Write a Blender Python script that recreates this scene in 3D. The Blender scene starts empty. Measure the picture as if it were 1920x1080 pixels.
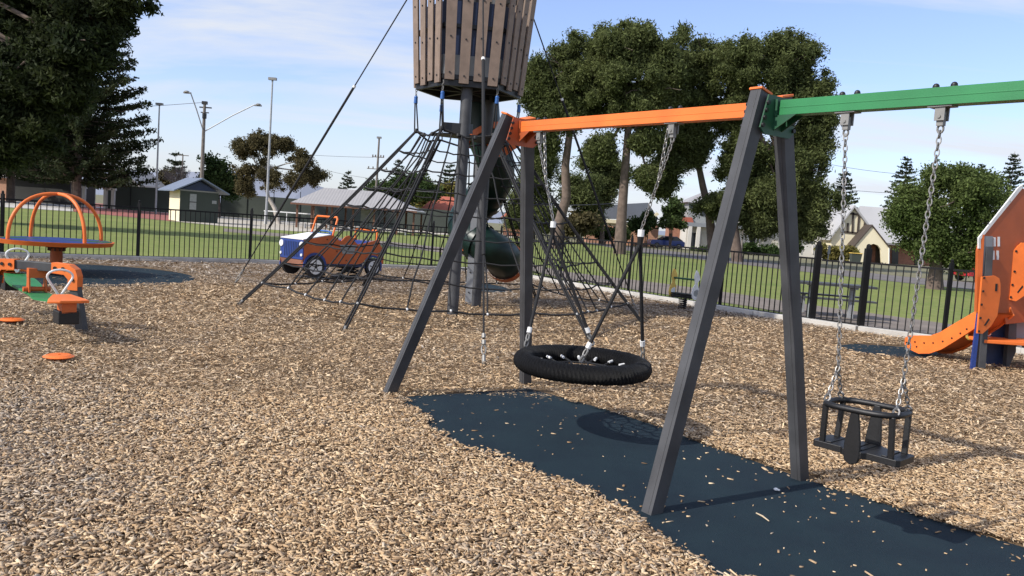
import bpy, math, random
import numpy as np
from mathutils import Vector, Matrix
random.seed(7)
R = math.radians
SC = bpy.context.scene
COL = SC.collection

# ------------------------------------------------------------------ camera
F, ROLL, HC, CH = 1493.0, R(4.1), 420.0, 1.6
PITCH = math.atan((540 - HC) / F * math.cos(ROLL))
fw = Vector((0, math.cos(PITCH), -math.sin(PITCH)))
r0 = Vector((1, 0, 0)); u0 = r0.cross(fw)
cr = math.cos(ROLL) * r0 + math.sin(ROLL) * u0
cu = -math.sin(ROLL) * r0 + math.cos(ROLL) * u0
cd = bpy.data.cameras.new('camera'); cam = bpy.data.objects.new('camera', cd); COL.objects.link(cam)
cam.matrix_world = Matrix(((cr.x, cu.x, -fw.x, 0), (cr.y, cu.y, -fw.y, 0), (cr.z, cu.z, -fw.z, CH), (0, 0, 0, 1)))
cd.sensor_width = 36; cd.lens = F / 1920 * 36; cd.clip_start = 0.05; cd.clip_end = 9000
SC.camera = cam

# ------------------------------------------------------------------ world, sun, exposure
SUNV = Vector((-1.08, -0.63, 1.0)).normalized()
SEL = math.asin(SUNV.z); SAZ = math.atan2(SUNV.x, SUNV.y)
w = bpy.data.worlds.new('World'); SC.world = w; w.use_nodes = True
nt = w.node_tree; nt.nodes.clear()
N = nt.nodes.new; L = nt.links.new
sky = N('ShaderNodeTexSky'); sky.sky_type = 'NISHITA'; sky.sun_disc = False
sky.sun_elevation = SEL; sky.sun_rotation = SAZ; sky.dust_density = 1.0; sky.air_density = 1.0; sky.ozone_density = 1.5
tc = N('ShaderNodeTexCoord'); mp = N('ShaderNodeMapping'); sep = N('ShaderNodeSeparateXYZ')
L(tc.outputs['Generated'], sep.inputs[0])
# project the view direction on a high cloud layer: xy / (z + .12)
ad = N('ShaderNodeMath'); ad.operation = 'ADD'; ad.inputs[1].default_value = 0.13; L(sep.outputs['Z'], ad.inputs[0])
mx = N('ShaderNodeMath'); mx.operation = 'MAXIMUM'; mx.inputs[1].default_value = 0.05; L(ad.outputs[0], mx.inputs[0])
dx = N('ShaderNodeMath'); dx.operation = 'DIVIDE'; L(sep.outputs['X'], dx.inputs[0]); L(mx.outputs[0], dx.inputs[1])
dy = N('ShaderNodeMath'); dy.operation = 'DIVIDE'; L(sep.outputs['Y'], dy.inputs[0]); L(mx.outputs[0], dy.inputs[1])
cb = N('ShaderNodeCombineXYZ'); L(dx.outputs[0], cb.inputs[0]); L(dy.outputs[0], cb.inputs[1])
mp.inputs['Rotation'].default_value = (0, 0, R(-8)); mp.inputs['Scale'].default_value = (0.42, 1.15, 1)
mp.inputs['Location'].default_value = (1.3, 0.4, 0)
L(cb.outputs[0], mp.inputs[0])
nz = N('ShaderNodeTexNoise'); nz.inputs['Scale'].default_value = 1.1; nz.inputs['Detail'].default_value = 7; nz.inputs['Roughness'].default_value = 0.56
nz.inputs['Distortion'].default_value = 0.5
L(mp.outputs[0], nz.inputs['Vector'])
cr1 = N('ShaderNodeValToRGB'); cr1.color_ramp.elements[0].position = 0.41; cr1.color_ramp.elements[0].color = (0.10, 0.10, 0.10, 1)
cr1.color_ramp.elements[1].position = 0.62; cr1.color_ramp.elements[1].color = (0.92, 0.92, 0.92, 1); L(nz.outputs['Fac'], cr1.inputs[0])
# thin veil thickening towards the horizon
hz = N('ShaderNodeMapRange'); hz.inputs['From Min'].default_value = 0.02; hz.inputs['From Max'].default_value = 0.17
hz.inputs['To Min'].default_value = 0.55; hz.inputs['To Max'].default_value = 0.0; L(sep.outputs['Z'], hz.inputs['Value'])
mxx = N('ShaderNodeMath'); mxx.operation = 'MAXIMUM'; L(cr1.outputs[0], mxx.inputs[0]); L(hz.outputs[0], mxx.inputs[1])
mixc = N('ShaderNodeMixRGB'); mixc.inputs[2].default_value = (6.6, 6.9, 7.5, 1); L(mxx.outputs[0], mixc.inputs[0])
skm = N('ShaderNodeMixRGB'); skm.blend_type = 'MULTIPLY'; skm.inputs[0].default_value = 1; skm.inputs[2].default_value = (1.50, 1.52, 1.85, 1)
L(sky.outputs[0], skm.inputs[1]); L(skm.outputs[0], mixc.inputs[1])
bg = N('ShaderNodeBackground'); bg.inputs[1].default_value = 0.122; L(mixc.outputs[0], bg.inputs[0])
wo = N('ShaderNodeOutputWorld'); L(bg.outputs[0], wo.inputs[0])
sd = bpy.data.lights.new('sun', 'SUN'); sd.energy = 5.0; sd.angle = R(0.9); sd.color = (1, 0.95, 0.87)
so = bpy.data.objects.new('sun', sd); COL.objects.link(so); so.location = (-20, -12, 20)
so.rotation_euler = (-SUNV).to_track_quat('-Z', 'Y').to_euler()
vs = SC.view_settings; vs.view_transform = 'Standard'; vs.look = 'None'; vs.gamma = 1; vs.use_curve_mapping = False
vs.exposure = 0.0

# ------------------------------------------------------------------ picture -> world
def ray(x, y): return fw + (x - 960) / F * cr - (y - 540) / F * cu
def G(x, y, z=0.0):
    d = ray(x, y); t = (z - CH) / d.z
    return Vector((d.x * t, d.y * t, z))
def D(x, y, Y):
    d = ray(x, y); t = Y / d.y
    return Vector((d.x * t, Y, CH + d.z * t))
V = Vector

# ------------------------------------------------------------------ materials
MATS = {}
def mat(name, col, rough=0.6, metal=0.0, var=0.12, scale=6.0, bump=0.0, bscale=60.0, island=0.0, col2=None, coat=0.0, spec=0.5, trans=0.0, detail=4):
    m = bpy.data.materials.new(name); m.use_nodes = True
    t = m.node_tree; b = t.nodes['Principled BSDF']; n = t.nodes.new; l = t.links.new
    b.inputs['Roughness'].default_value = rough; b.inputs['Metallic'].default_value = metal
    b.inputs['Specular IOR Level'].default_value = spec
    if coat: b.inputs['Coat Weight'].default_value = coat; b.inputs['Coat Roughness'].default_value = 0.15
    tc = n('ShaderNodeTexCoord'); no = n('ShaderNodeTexNoise'); no.inputs['Scale'].default_value = scale; no.inputs['Detail'].default_value = detail
    l(tc.outputs['Object'], no.inputs['Vector'])
    mr = n('ShaderNodeMapRange'); mr.inputs['From Min'].default_value = 0.3; mr.inputs['From Max'].default_value = 0.7
    l(no.outputs['Fac'], mr.inputs['Value'])
    mi = n('ShaderNodeMixRGB'); l(mr.outputs[0], mi.inputs[0])
    c2 = col2 if col2 else tuple(min(1, c * (1 + var)) for c in col)
    c1 = col if col2 else tuple(c * (1 - var) for c in col)
    mi.inputs[1].default_value = (*c1, 1); mi.inputs[2].default_value = (*c2, 1)
    out = mi.outputs[0]
    if island:
        g = n('ShaderNodeNewGeometry'); mr2 = n('ShaderNodeMapRange')
        mr2.inputs['To Min'].default_value = 1 - island; mr2.inputs['To Max'].default_value = 1 + island
        l(g.outputs['Random Per Island'], mr2.inputs['Value'])
        mu = n('ShaderNodeMixRGB'); mu.blend_type = 'MULTIPLY'; mu.inputs[0].default_value = 1
        l(out, mu.inputs[1]); l(mr2.outputs[0], mu.inputs[2]); out = mu.outputs[0]
    l(out, b.inputs['Base Color'])
    if bump:
        n2 = n('ShaderNodeTexNoise'); n2.inputs['Scale'].default_value = bscale; n2.inputs['Detail'].default_value = 3
        l(tc.outputs['Object'], n2.inputs['Vector'])
        bp = n('ShaderNodeBump'); bp.inputs['Strength'].default_value = bump; bp.inputs['Distance'].default_value = 0.02
        l(n2.outputs['Fac'], bp.inputs['Height']); l(bp.outputs[0], b.inputs['Normal'])
    if trans:
        o = t.nodes['Material Output']; tr = n('ShaderNodeBsdfTranslucent'); ms = n('ShaderNodeMixShader'); ms.inputs[0].default_value = trans
        l(out, tr.inputs[0]); l(b.outputs[0], ms.inputs[1]); l(tr.outputs[0], ms.inputs[2]); l(ms.outputs[0], o.inputs['Surface'])
    MATS[name] = m
    return m
M = {}
M['charcoal'] = mat('charcoal_steel', (0.058, 0.059, 0.062), 0.5, 0, 0.22, 5, 0.05, 90, spec=0.3)
M['orange'] = mat('orange_paint', (0.76, 0.17, 0.032), 0.48, 0, 0.14, 3, 0.03, 120, spec=0.35)
M['orange_panel'] = mat('orange_panel', (0.50, 0.115, 0.028), 0.5, 0, 0.10, 4, 0.05, 60, spec=0.35)
M['rust_plate'] = mat('dark_orange_plate', (0.36, 0.075, 0.02), 0.5)  # orange paint darkened: the far bracket's shade is put into the colour
M['gable_orange'] = mat('gable_orange_panel', (0.38, 0.085, 0.024), 0.5, 0, 0.1, 4)  # panel orange darkened to paint in shade on the gable facing off the sun
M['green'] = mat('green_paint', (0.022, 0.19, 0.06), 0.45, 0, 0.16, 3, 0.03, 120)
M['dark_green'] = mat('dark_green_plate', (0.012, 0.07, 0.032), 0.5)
M['tube_green'] = mat('tube_green', (0.004, 0.018, 0.014), 0.36, 0, 0.3, 5, spec=0.3)
M['black'] = mat('black_plastic', (0.007, 0.007, 0.0075), 0.5, 0, 0.2, 10, 0.05, 80)
M['rope'] = mat('black_rope', (0.006, 0.006, 0.007), 0.75, 0, 0.3, 60, 0.4, 250)
M['fence'] = mat('fence_black', (0.006, 0.006, 0.0065), 0.5, spec=0.25)
M['steel'] = mat('galvanised_steel', (0.30, 0.29, 0.27), 0.42, 0.8, 0.2, 40)
M['dull_steel'] = mat('dull_steel', (0.24, 0.235, 0.22), 0.55, 0.5, 0.15, 20)
M['white'] = mat('white_plastic', (0.72, 0.72, 0.70), 0.5)
M['blue'] = mat('blue_panel', (0.018, 0.045, 0.20), 0.45, 0, 0.15, 5)
M['navy'] = mat('navy_panel', (0.012, 0.025, 0.075), 0.5)
M['clamp_blue'] = mat('clamp_blue', (0.02, 0.10, 0.32), 0.4)
M['yellow'] = mat('yellow_panel', (0.68, 0.46, 0.10), 0.5)
M['grey_panel'] = mat('grey_panel', (0.23, 0.24, 0.255), 0.5, 0, 0.08, 5)
M['slat'] = mat('composite_slat', (0.20, 0.145, 0.11), 0.7, 0, 0.15, 8, 0.15, 120)
M['slat_pale'] = mat('pale_board', (0.26, 0.27, 0.26), 0.6)
M['concrete'] = mat('concrete', (0.46, 0.44, 0.40), 0.9, 0, 0.16, 3, 0.3, 60)
M['pale_paving'] = mat('pale_paving', (0.42, 0.38, 0.31), 0.9, 0, 0.12, 0.8)
M['path'] = mat('path_concrete', (0.175, 0.145, 0.12), 0.9, 0, 0.18, 1.1, 0.2, 30)
M['asphalt'] = mat('asphalt', (0.135, 0.12, 0.112), 0.9, 0, 0.15, 0.4)
M['court_red'] = mat('court_red', (0.27, 0.085, 0.065), 0.85, 0, 0.12, 0.3)
M['glass'] = mat('dark_glass', (0.02, 0.025, 0.03), 0.12)
M['tyre'] = mat('tyre', (0.015, 0.015, 0.016), 0.7)
M['wood_pole'] = mat('weathered_pole', (0.17, 0.15, 0.13), 0.85, 0, 0.2, 4)
M['galv_pole'] = mat('galvanised_pole', (0.34, 0.35, 0.36), 0.55, 0.3)
M['timber'] = mat('stained_timber', (0.13, 0.06, 0.035), 0.75)
M['cream'] = mat('cream_render', (0.74, 0.66, 0.46), 0.85, 0, 0.06, 0.5)
M['offwhite'] = mat('offwhite_render', (0.62, 0.59, 0.53), 0.85, 0, 0.06, 0.5)
M['brown_trim'] = mat('brown_trim', (0.06, 0.045, 0.035), 0.7)
M['brick'] = mat('brick', (0.30, 0.14, 0.09), 0.9, 0, 0.2, 3)
M['tan_wall'] = mat('tan_wall', (0.42, 0.23, 0.15), 0.9)
M['dark_wall'] = mat('dark_wall', (0.035, 0.036, 0.034), 0.9, 0, 0.15, 0.5)
M['green_wall'] = mat('dark_green_sheet', (0.045, 0.055, 0.045), 0.85, 0, 0.12, 0.5)
M['red_roof'] = mat('red_tile_roof', (0.36, 0.10, 0.06), 0.85, 0, 0.15, 1)
M['trunk'] = mat('bark', (0.13, 0.095, 0.075), 0.95, 0, 0.3, 3, 0.5, 12)
M['gum_trunk'] = mat('gum_bark', (0.42, 0.38, 0.33), 0.9, 0, 0.25, 2)
M['wire'] = mat('wire', (0.07, 0.07, 0.075), 0.7)

def stripes(name, col, freq, axis='X', rough=0.6, depth=0.25):
    m = bpy.data.materials.new(name); m.use_nodes = True; t = m.node_tree; b = t.nodes['Principled BSDF']; n = t.nodes.new; l = t.links.new
    tc = n('ShaderNodeTexCoord'); wv = n('ShaderNodeTexWave'); wv.bands_direction = axis; wv.inputs['Scale'].default_value = freq
    l(tc.outputs['Object'], wv.inputs['Vector'])
    no = n('ShaderNodeTexNoise'); no.inputs['Scale'].default_value = 1.2; l(tc.outputs['Object'], no.inputs['Vector'])
    mi = n('ShaderNodeMixRGB'); mi.inputs[1].default_value = (*[c * 0.9 for c in col], 1); mi.inputs[2].default_value = (*[c * 1.1 for c in col], 1); l(no.outputs[0], mi.inputs[0])
    l(mi.outputs[0], b.inputs['Base Color']); b.inputs['Roughness'].default_value = rough
    bp = n('ShaderNodeBump'); bp.inputs['Strength'].default_value = depth; bp.inputs['Distance'].default_value = 0.05; l(wv.outputs[0], bp.inputs['Height']); l(bp.outputs[0], b.inputs['Normal'])
    return m
M['roof_grey'] = stripes('corrugated_grey_roof', (0.30, 0.29, 0.285), 1.2)
M['roof_blue'] = stripes('corrugated_blue_roof', (0.15, 0.18, 0.24), 2.0)
M['roof_tan'] = stripes('corrugated_tan_roof', (0.36, 0.31, 0.26), 1.2)
M['roof_slate'] = mat('slate_blue_roof', (0.13, 0.145, 0.175), 0.7, 0, 0.1, 0.5)
M['roof_pale'] = mat('pale_metal_roof', (0.38, 0.375, 0.37), 0.6, 0, 0.05, 0.3)
M['garage'] = stripes('garage_door', (0.52, 0.48, 0.40), 1.5, 'Z')
# basket rope winding
def rope_weave():
    m = bpy.data.materials.new('woven_black_rope'); m.use_nodes = True; t = m.node_tree; b = t.nodes['Principled BSDF']; b.inputs['Specular IOR Level'].default_value = 0.25; n = t.nodes.new; l = t.links.new
    b.inputs['Base Color'].default_value = (0.007, 0.007, 0.008, 1); b.inputs['Roughness'].default_value = 0.6
    uv = n('ShaderNodeUVMap'); mp = n('ShaderNodeMapping'); mp.inputs['Rotation'].default_value = (0, 0, R(28)); l(uv.outputs[0], mp.inputs[0])
    wv = n('ShaderNodeTexWave'); wv.inputs['Scale'].default_value = 24; wv.inputs['Distortion'].default_value = 0.6; l(mp.outputs[0], wv.inputs['Vector'])
    bp = n('ShaderNodeBump'); bp.inputs['Strength'].default_value = 0.9; bp.inputs['Distance'].default_value = 0.012; l(wv.outputs[0], bp.inputs['Height']); l(bp.outputs[0], b.inputs['Normal'])
    mi = n('ShaderNodeMixRGB'); mi.inputs[1].default_value = (0.003, 0.003, 0.0035, 1); mi.inputs[2].default_value = (0.011, 0.011, 0.012, 1); l(wv.outputs[0], mi.inputs[0]); l(mi.outputs[0], b.inputs['Base Color'])
    return m
M['weave'] = rope_weave()

def ground_mat(name, cols, scales, rough=0.95, bump=0.4, bscale=40):
    """three-colour mix by two noises, object space metres"""
    m = bpy.data.materials.new(name); m.use_nodes = True; t = m.node_tree; b = t.nodes['Principled BSDF']; n = t.nodes.new; l = t.links.new
    b.inputs['Roughness'].default_value = rough; b.inputs['Specular IOR Level'].default_value = 0.15
    tc = n('ShaderNodeTexCoord')
    a = n('ShaderNodeTexNoise'); a.inputs['Scale'].default_value = scales[0]; a.inputs['Detail'].default_value = 8; a.inputs['Roughness'].default_value = 0.65; l(tc.outputs['Object'], a.inputs['Vector'])
    c = n('ShaderNodeTexNoise'); c.inputs['Scale'].default_value = scales[1]; c.inputs['Detail'].default_value = 2; l(tc.outputs['Object'], c.inputs['Vector'])
    ra = n('ShaderNodeMapRange'); ra.inputs['From Min'].default_value = 0.35; ra.inputs['From Max'].default_value = 0.65; l(a.outputs[0], ra.inputs[0])
    rc = n('ShaderNodeMapRange'); rc.inputs['From Min'].default_value = 0.35; rc.inputs['From Max'].default_value = 0.65; l(c.outputs[0], rc.inputs[0])
    m1 = n('ShaderNodeMixRGB'); m1.inputs[1].default_value = (*cols[0], 1); m1.inputs[2].default_value = (*cols[1], 1); l(ra.outputs[0], m1.inputs[0])
    m2 = n('ShaderNodeMixRGB'); m2.inputs[2].default_value = (*cols[2], 1); l(m1.outputs[0], m2.inputs[1])
    mm = n('ShaderNodeMath'); mm.operation = 'MULTIPLY'; mm.inputs[1].default_value = 0.5; l(rc.outputs[0], mm.inputs[0]); l(mm.outputs[0], m2.inputs[0])
    l(m2.outputs[0], b.inputs['Base Color'])
    bn = n('ShaderNodeTexNoise'); bn.inputs['Scale'].default_value = bscale; bn.inputs['Detail'].default_value = 4; l(tc.outputs['Object'], bn.inputs['Vector'])
    bp = n('ShaderNodeBump'); bp.inputs['Strength'].default_value = bump; bp.inputs['Distance'].default_value = 0.03; l(bn.outputs[0], bp.inputs['Height']); l(bp.outputs[0], b.inputs['Normal'])
    return m
M['lawn'] = ground_mat('lawn_grass', [(0.11, 0.165, 0.036), (0.18, 0.215, 0.058), (0.25, 0.235, 0.10)], (0.16, 3.2), bump=0.6, bscale=25)
M['earth'] = ground_mat('dry_ground', [(0.16, 0.15, 0.09), (0.22, 0.19, 0.13), (0.12, 0.14, 0.06)], (0.08, 1.0))
M['chipbed'] = ground_mat('chip_bed', [(0.18, 0.12, 0.068), (0.26, 0.18, 0.105), (0.10, 0.068, 0.04)], (2.0, 45.0), bump=1.0, bscale=55)
M['rubber'] = ground_mat('rubber_surface', [(0.007, 0.015, 0.024), (0.012, 0.026, 0.034), (0.020, 0.034, 0.044)], (1.6, 190.0), rough=0.75, bump=0.35, bscale=220)

# wood chips: colour per chip, greyer and darker towards the left foreground and far fence
def chip_mat():
    m = bpy.data.materials.new('wood_chips'); m.use_nodes = True; t = m.node_tree; b = t.nodes['Principled BSDF']; n = t.nodes.new; l = t.links.new
    b.inputs['Roughness'].default_value = 0.85; b.inputs['Specular IOR Level'].default_value = 0.2
    g = n('ShaderNodeNewGeometry'); cr = n('ShaderNodeValToRGB'); l(g.outputs['Random Per Island'], cr.inputs[0])
    e = cr.color_ramp.elements
    data = [(0.0, (0.10, 0.058, 0.03)), (0.12, (0.24, 0.15, 0.078)), (0.31, (0.41, 0.27, 0.148)), (0.6, (0.51, 0.35, 0.195)), (0.85, (0.63, 0.46, 0.275)), (1.0, (0.78, 0.60, 0.38))]
    e[0].position = 0; e[0].color = (*data[0][1], 1); e[1].position = 1; e[1].color = (*data[-1][1], 1)
    for p, c in data[1:-1]:
        k = e.new(p); k.color = (*c, 1)
    at = n('ShaderNodeAttribute'); at.attribute_name = 'age'
    hs = n('ShaderNodeHueSaturation'); hs.inputs['Saturation'].default_value = 0.55; hs.inputs['Value'].default_value = 0.60; l(cr.outputs[0], hs.inputs['Color'])
    mi = n('ShaderNodeMixRGB'); l(at.outputs['Fac'], mi.inputs[0]); l(cr.outputs[0], mi.inputs[1]); l(hs.outputs[0], mi.inputs[2])
    tc = n('ShaderNodeTexCoord'); no = n('ShaderNodeTexNoise'); no.inputs['Scale'].default_value = 90; no.inputs['Detail'].default_value = 3; l(tc.outputs['Object'], no.inputs['Vector'])
    mr = n('ShaderNodeMapRange'); mr.inputs['To Min'].default_value = 0.82; mr.inputs['To Max'].default_value = 1.18; l(no.outputs[0], mr.inputs[0])
    mu = n('ShaderNodeMixRGB'); mu.blend_type = 'MULTIPLY'; mu.inputs[0].default_value = 1; l(mi.outputs[0], mu.inputs[1]); l(mr.outputs[0], mu.inputs[2])
    l(mu.outputs[0], b.inputs['Base Color'])
    return m
M['chips'] = chip_mat()
def leafm(name, a, b2, isl=0.5, tr=0.42): 
    return mat(name, a, 0.75, 0, 0, 0.35, island=isl, col2=b2, spec=0.2, trans=tr, detail=2)
M['pine_leaf'] = leafm('pine_needles', (0.080, 0.100, 0.034), (0.125, 0.145, 0.050))
M['dark_pine'] = leafm('dark_pine_needles', (0.022, 0.034, 0.013), (0.045, 0.055, 0.020))
M['norfolk_leaf'] = leafm('norfolk_needles', (0.022, 0.036, 0.018), (0.045, 0.06, 0.028))
M['gum_leaf'] = leafm('gum_leaves', (0.085, 0.075, 0.035), (0.12, 0.10, 0.045))
M['bush_leaf'] = leafm('bush_leaves', (0.035, 0.065, 0.018), (0.07, 0.10, 0.03))
M['bright_leaf'] = leafm('bright_bush_leaves', (0.075, 0.11, 0.028), (0.125, 0.16, 0.05))
M['yellow_leaf'] = leafm('yellow_bush_leaves', (0.13, 0.13, 0.03), (0.20, 0.17, 0.05))
M['twig'] = mat('bare_twigs', (0.22, 0.18, 0.16), 0.9)

# ------------------------------------------------------------------ tagging helpers
def tag(o, label=None, cat=None, group=None, kind=None):
    if label: o['label'] = label
    if cat: o['category'] = cat
    if group: o['group'] = group
    if kind: o['kind'] = kind
    return o
def thing(name, label, cat, loc=(0, 0, 0), rz=0, group=None):
    o = bpy.data.objects.new(name, None); COL.objects.link(o); o.location = loc; o.rotation_euler = (0, 0, rz)
    o.empty_display_size = 0.2
    return tag(o, label, cat, group)

class MB:
    def __init__(s): s.v = []; s.f = []; s.m = []; s.k = 0; s.uv = None
    def add(s, vs, fs, k=None):
        b = len(s.v); s.v += [tuple(v) for v in vs]; s.f += [tuple(b + i for i in f) for f in fs]; s.m += [s.k if k is None else k] * len(fs); return s
    def frame(s, p, X, Y, Z, hx, hy, hz, k=None):
        vs = [p + X * (a * hx) + Y * (b * hy) + Z * (c * hz) for a in (-1, 1) for b in (-1, 1) for c in (-1, 1)]
        return s.add(vs, [(0, 1, 3, 2), (4, 6, 7, 5), (0, 4, 5, 1), (2, 3, 7, 6), (0, 2, 6, 4), (1, 5, 7, 3)], k)
    def box(s, c, size, rz=0, k=None):
        X = V((math.cos(rz), math.sin(rz), 0)); Y = V((-X.y, X.x, 0))
        return s.frame(V(c), X, Y, V((0, 0, 1)), size[0] / 2, size[1] / 2, size[2] / 2, k)
    def bar(s, a, b, w, h, side=None, k=None):
        a = V(a); b = V(b); X = (b - a); ln = X.length; X.normalize()
        side = V(side) if side else V((0, 0, 1)).cross(X)
        if side.length < 1e-4: side = V((1, 0, 0))
        Y = (side - X * side.dot(X)).normalized(); Z = X.cross(Y)
        return s.frame((a + b) / 2, X, Y, Z, ln / 2, w / 2, h / 2, k)
    def tube(s, pts, r, n=8, k=None, cap=True, closed=False):
        pts = [V(p) for p in pts]; m = len(pts); rs = r if isinstance(r, (list, tuple)) else [r] * m
        vs = []; prev = None
        for i, p in enumerate(pts):
            if closed: t = pts[(i + 1) % m] - pts[i - 1]
            else: t = pts[min(i + 1, m - 1)] - pts[max(i - 1, 0)]
            t.normalize()
            if prev is None:
                a = V((0, 0, 1)) if abs(t.z) < 0.9 else V((1, 0, 0))
                prev = t.cross(a).normalized()
            x = (prev - t * prev.dot(t)).normalized(); prev = x; y = t.cross(x)
            for j in range(n):
                an = 2 * math.pi * j / n; vs.append(p + (x * math.cos(an) + y * math.sin(an)) * rs[i])
        fs = []
        for i in range(m if closed else m - 1):
            i2 = (i + 1) % m
            for j in range(n): fs.append((i * n + j, i * n + (j + 1) % n, i2 * n + (j + 1) % n, i2 * n + j))
        if cap and not closed: fs += [tuple(range(n))[::-1], tuple((m - 1) * n + j for j in range(n))]
        return s.add(vs, fs, k)
    def cyl(s, a, b, r, n=12, r2=None, k=None): return s.tube([a, b], [r, r if r2 is None else r2], n, k)
    def prism(s, pts, d, k=None):
        pts = [V(p) for p in pts]; d = V(d); n = len(pts)
        return s.add(pts + [p + d for p in pts], [tuple(range(n))[::-1], tuple(range(n, 2 * n))] + [(i, (i + 1) % n, n + (i + 1) % n, n + i) for i in range(n)], k)
    def sphere(s, c, r, n=8, m=5, k=None, sz=1.0):
        c = V(c); vs = [c + V((0, 0, r * sz))]; fs = []
        for i in range(1, m):
            a = math.pi * i / m
            for j in range(n):
                b = 2 * math.pi * j / n; vs.append(c + V((math.sin(a) * math.cos(b) * r, math.sin(a) * math.sin(b) * r, math.cos(a) * r * sz)))
        vs.append(c - V((0, 0, r * sz))); e = len(vs) - 1
        for j in range(n):
            fs.append((0, 1 + j, 1 + (j + 1) % n)); q = 1 + (m - 2) * n; fs.append((e, q + (j + 1) % n, q + j))
        for i in range(m - 2):
            for j in range(n): a0 = 1 + i * n; fs.append((a0 + j, a0 + n + j, a0 + n + (j + 1) % n, a0 + (j + 1) % n))
        return s.add(vs, fs, k)
    def link(s, c, ax, up, ln, wd, r, k=None):
        """one chain link: elongated ring, long axis ax, plane containing up"""
        pts = []
        for i in range(10):
            a = 2 * math.pi * i / 10
            pts.append(V(c) + ax * (math.cos(a) * ln / 2) + up * (math.sin(a) * wd / 2))
        return s.tube(pts, r, 5, k, closed=True)
    def chain(s, a, b, pitch=0.032, wd=0.024, r=0.0038):
        a = V(a); b = V(b); ax = (b - a); ln = ax.length; ax.normalize(); n = max(1, round(ln / pitch))
        p = ax.cross(V((1, 0, 0))).normalized(); q = ax.cross(p)
        for i in range(n): s.link(a + ax * ((i + .5) * ln / n), ax, (p + q if i % 2 else p - q).normalized(), pitch * 1.32, wd, r)
        return s
    def build(s, name, mats, parent=None, smooth=False, bevel=0.0):
        me = bpy.data.meshes.new(name); me.from_pydata(s.v, [], s.f)
        if not isinstance(mats, (list, tuple)): mats = [mats]
        for m in mats: me.materials.append(m)
        if len(mats) > 1: me.polygons.foreach_set('material_index', s.m)
        if smooth: me.polygons.foreach_set('use_smooth', [True] * len(me.polygons))
        me.update(); o = bpy.data.objects.new(name, me); COL.objects.link(o)
        if smooth:
            me.shade_smooth() if hasattr(me, 'shade_smooth') else None
            try: me.set_sharp_from_angle(angle=R(40))
            except Exception: pass
        if bevel:
            b = o.modifiers.new('bevel', 'BEVEL'); b.width = bevel; b.segments = 2; b.limit_method = 'ANGLE'
        if parent is not None: o.parent = parent
        return o
def rel(parent, o):
    """keep world coordinates of a mesh built in world space under a moved, unrotated parent"""
    return o
def quads(name, P, m, parent=None, nq=4, attr=None):
    """P: (n, nq, 3) array of separate faces"""
    n = P.shape[0]; me = bpy.data.meshes.new(name); me.vertices.add(n * nq); me.vertices.foreach_set('co', P.reshape(-1).astype(np.float32))
    me.loops.add(n * nq); me.loops.foreach_set('vertex_index', np.arange(n * nq, dtype=np.int32))
    me.polygons.add(n); me.polygons.foreach_set('loop_start', np.arange(0, n * nq, nq, dtype=np.int32)); me.polygons.foreach_set('loop_total', np.full(n, nq, dtype=np.int32))
    me.update(calc_edges=True); me.materials.append(m)
    o = bpy.data.objects.new(name, me); COL.objects.link(o)
    if parent is not None: o.parent = parent
    return o
def sheet(name, pts, z, m, kind='structure'):
    b = MB(); b.add([(p[0], p[1], z) for p in pts], [tuple(range(len(pts)))]); o = b.build(name, m); tag(o, kind=kind); return o

# ------------------------------------------------------------------ SETTING
def pg(px): return [G(*p) for p in px]
b = MB(); b.add([(-3000, -60, -0.02), (3000, -60, -0.02), (3000, 4000, -0.02), (-3000, 4000, -0.02)], [(0, 1, 2, 3)])
tag(b.build('ground', M['earth']), kind='structure')
lawn_far = [(-60, 384), (0, 388), (140, 397), (320, 415), (420, 424), (560, 434), (700, 433), (830, 440), (960, 446), (1100, 455), (1180, 470), (1320, 487), (1500, 508), (1700, 530), (1920, 552), (2300, 600)]
lf = pg(lawn_far)
sheet('lawn', [(-90, 14), (60, 6)] + [tuple(p[:2]) for p in lf[::-1]], -0.012, M['lawn'])
# hard courts on the left, road on the right
sheet('court', [p[:2] for p in pg([(138, 396.5), (320, 414), (330, 404), (330, 389), (140, 379)])], 0.0, M['court_red'])
sheet('court_apron', [p[:2] for p in pg([(-80, 383), (0, 387.5), (136, 396), (139, 379), (0, 367), (-80, 362)])], -0.004, M['concrete'])
sheet('court_line', [p[:2] for p in pg([(180, 389), (330, 400.5), (330, 399.3), (180, 388)])], 0.006, M['white'])
sheet('paved_terrace', [p[:2] for p in pg([(330, 415), (420, 424), (560, 434), (700, 433), (830, 440), (960, 446), (960, 439), (830, 428), (700, 416), (560, 408), (420, 399), (330, 394)])], 0.0, M['pale_paving'])
rn = [(1100, 455.5), (1180, 470.5), (1320, 487.5), (1500, 508.5), (1700, 530.5), (1920, 552.5), (2300, 600)]
rf = [(2300, 578), (1920, 538), (1700, 519), (1500, 498), (1320, 478), (1180, 462), (1100, 450.5)]
sheet('road', [p[:2] for p in pg(rn + rf)], 0.0, M['asphalt'])
# footpath curving across the lawn
pl = [(1960, 660, 26), (1830, 636, 22), (1700, 613, 17), (1560, 590, 13), (1400, 563, 10), (1250, 542, 10), (1060, 516, 7), (960, 492, 5.5), (850, 471, 5), (740, 458, 4), (640, 449, 3.5), (520, 440, 3), (420, 431, 3)]
up = [G(x, y - h) for x, y, h in pl]; dn = [G(x, y + h) for x, y, h in pl]
b = MB(); b.add([(p.x, p.y, -0.004) for p in up] + [(p.x, p.y, -0.004) for p in dn], [(i, i + 1, len(pl) + i + 1, len(pl) + i) for i in range(len(pl) - 1)])
tag(b.build('path', M['path']), kind='structure')

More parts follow.
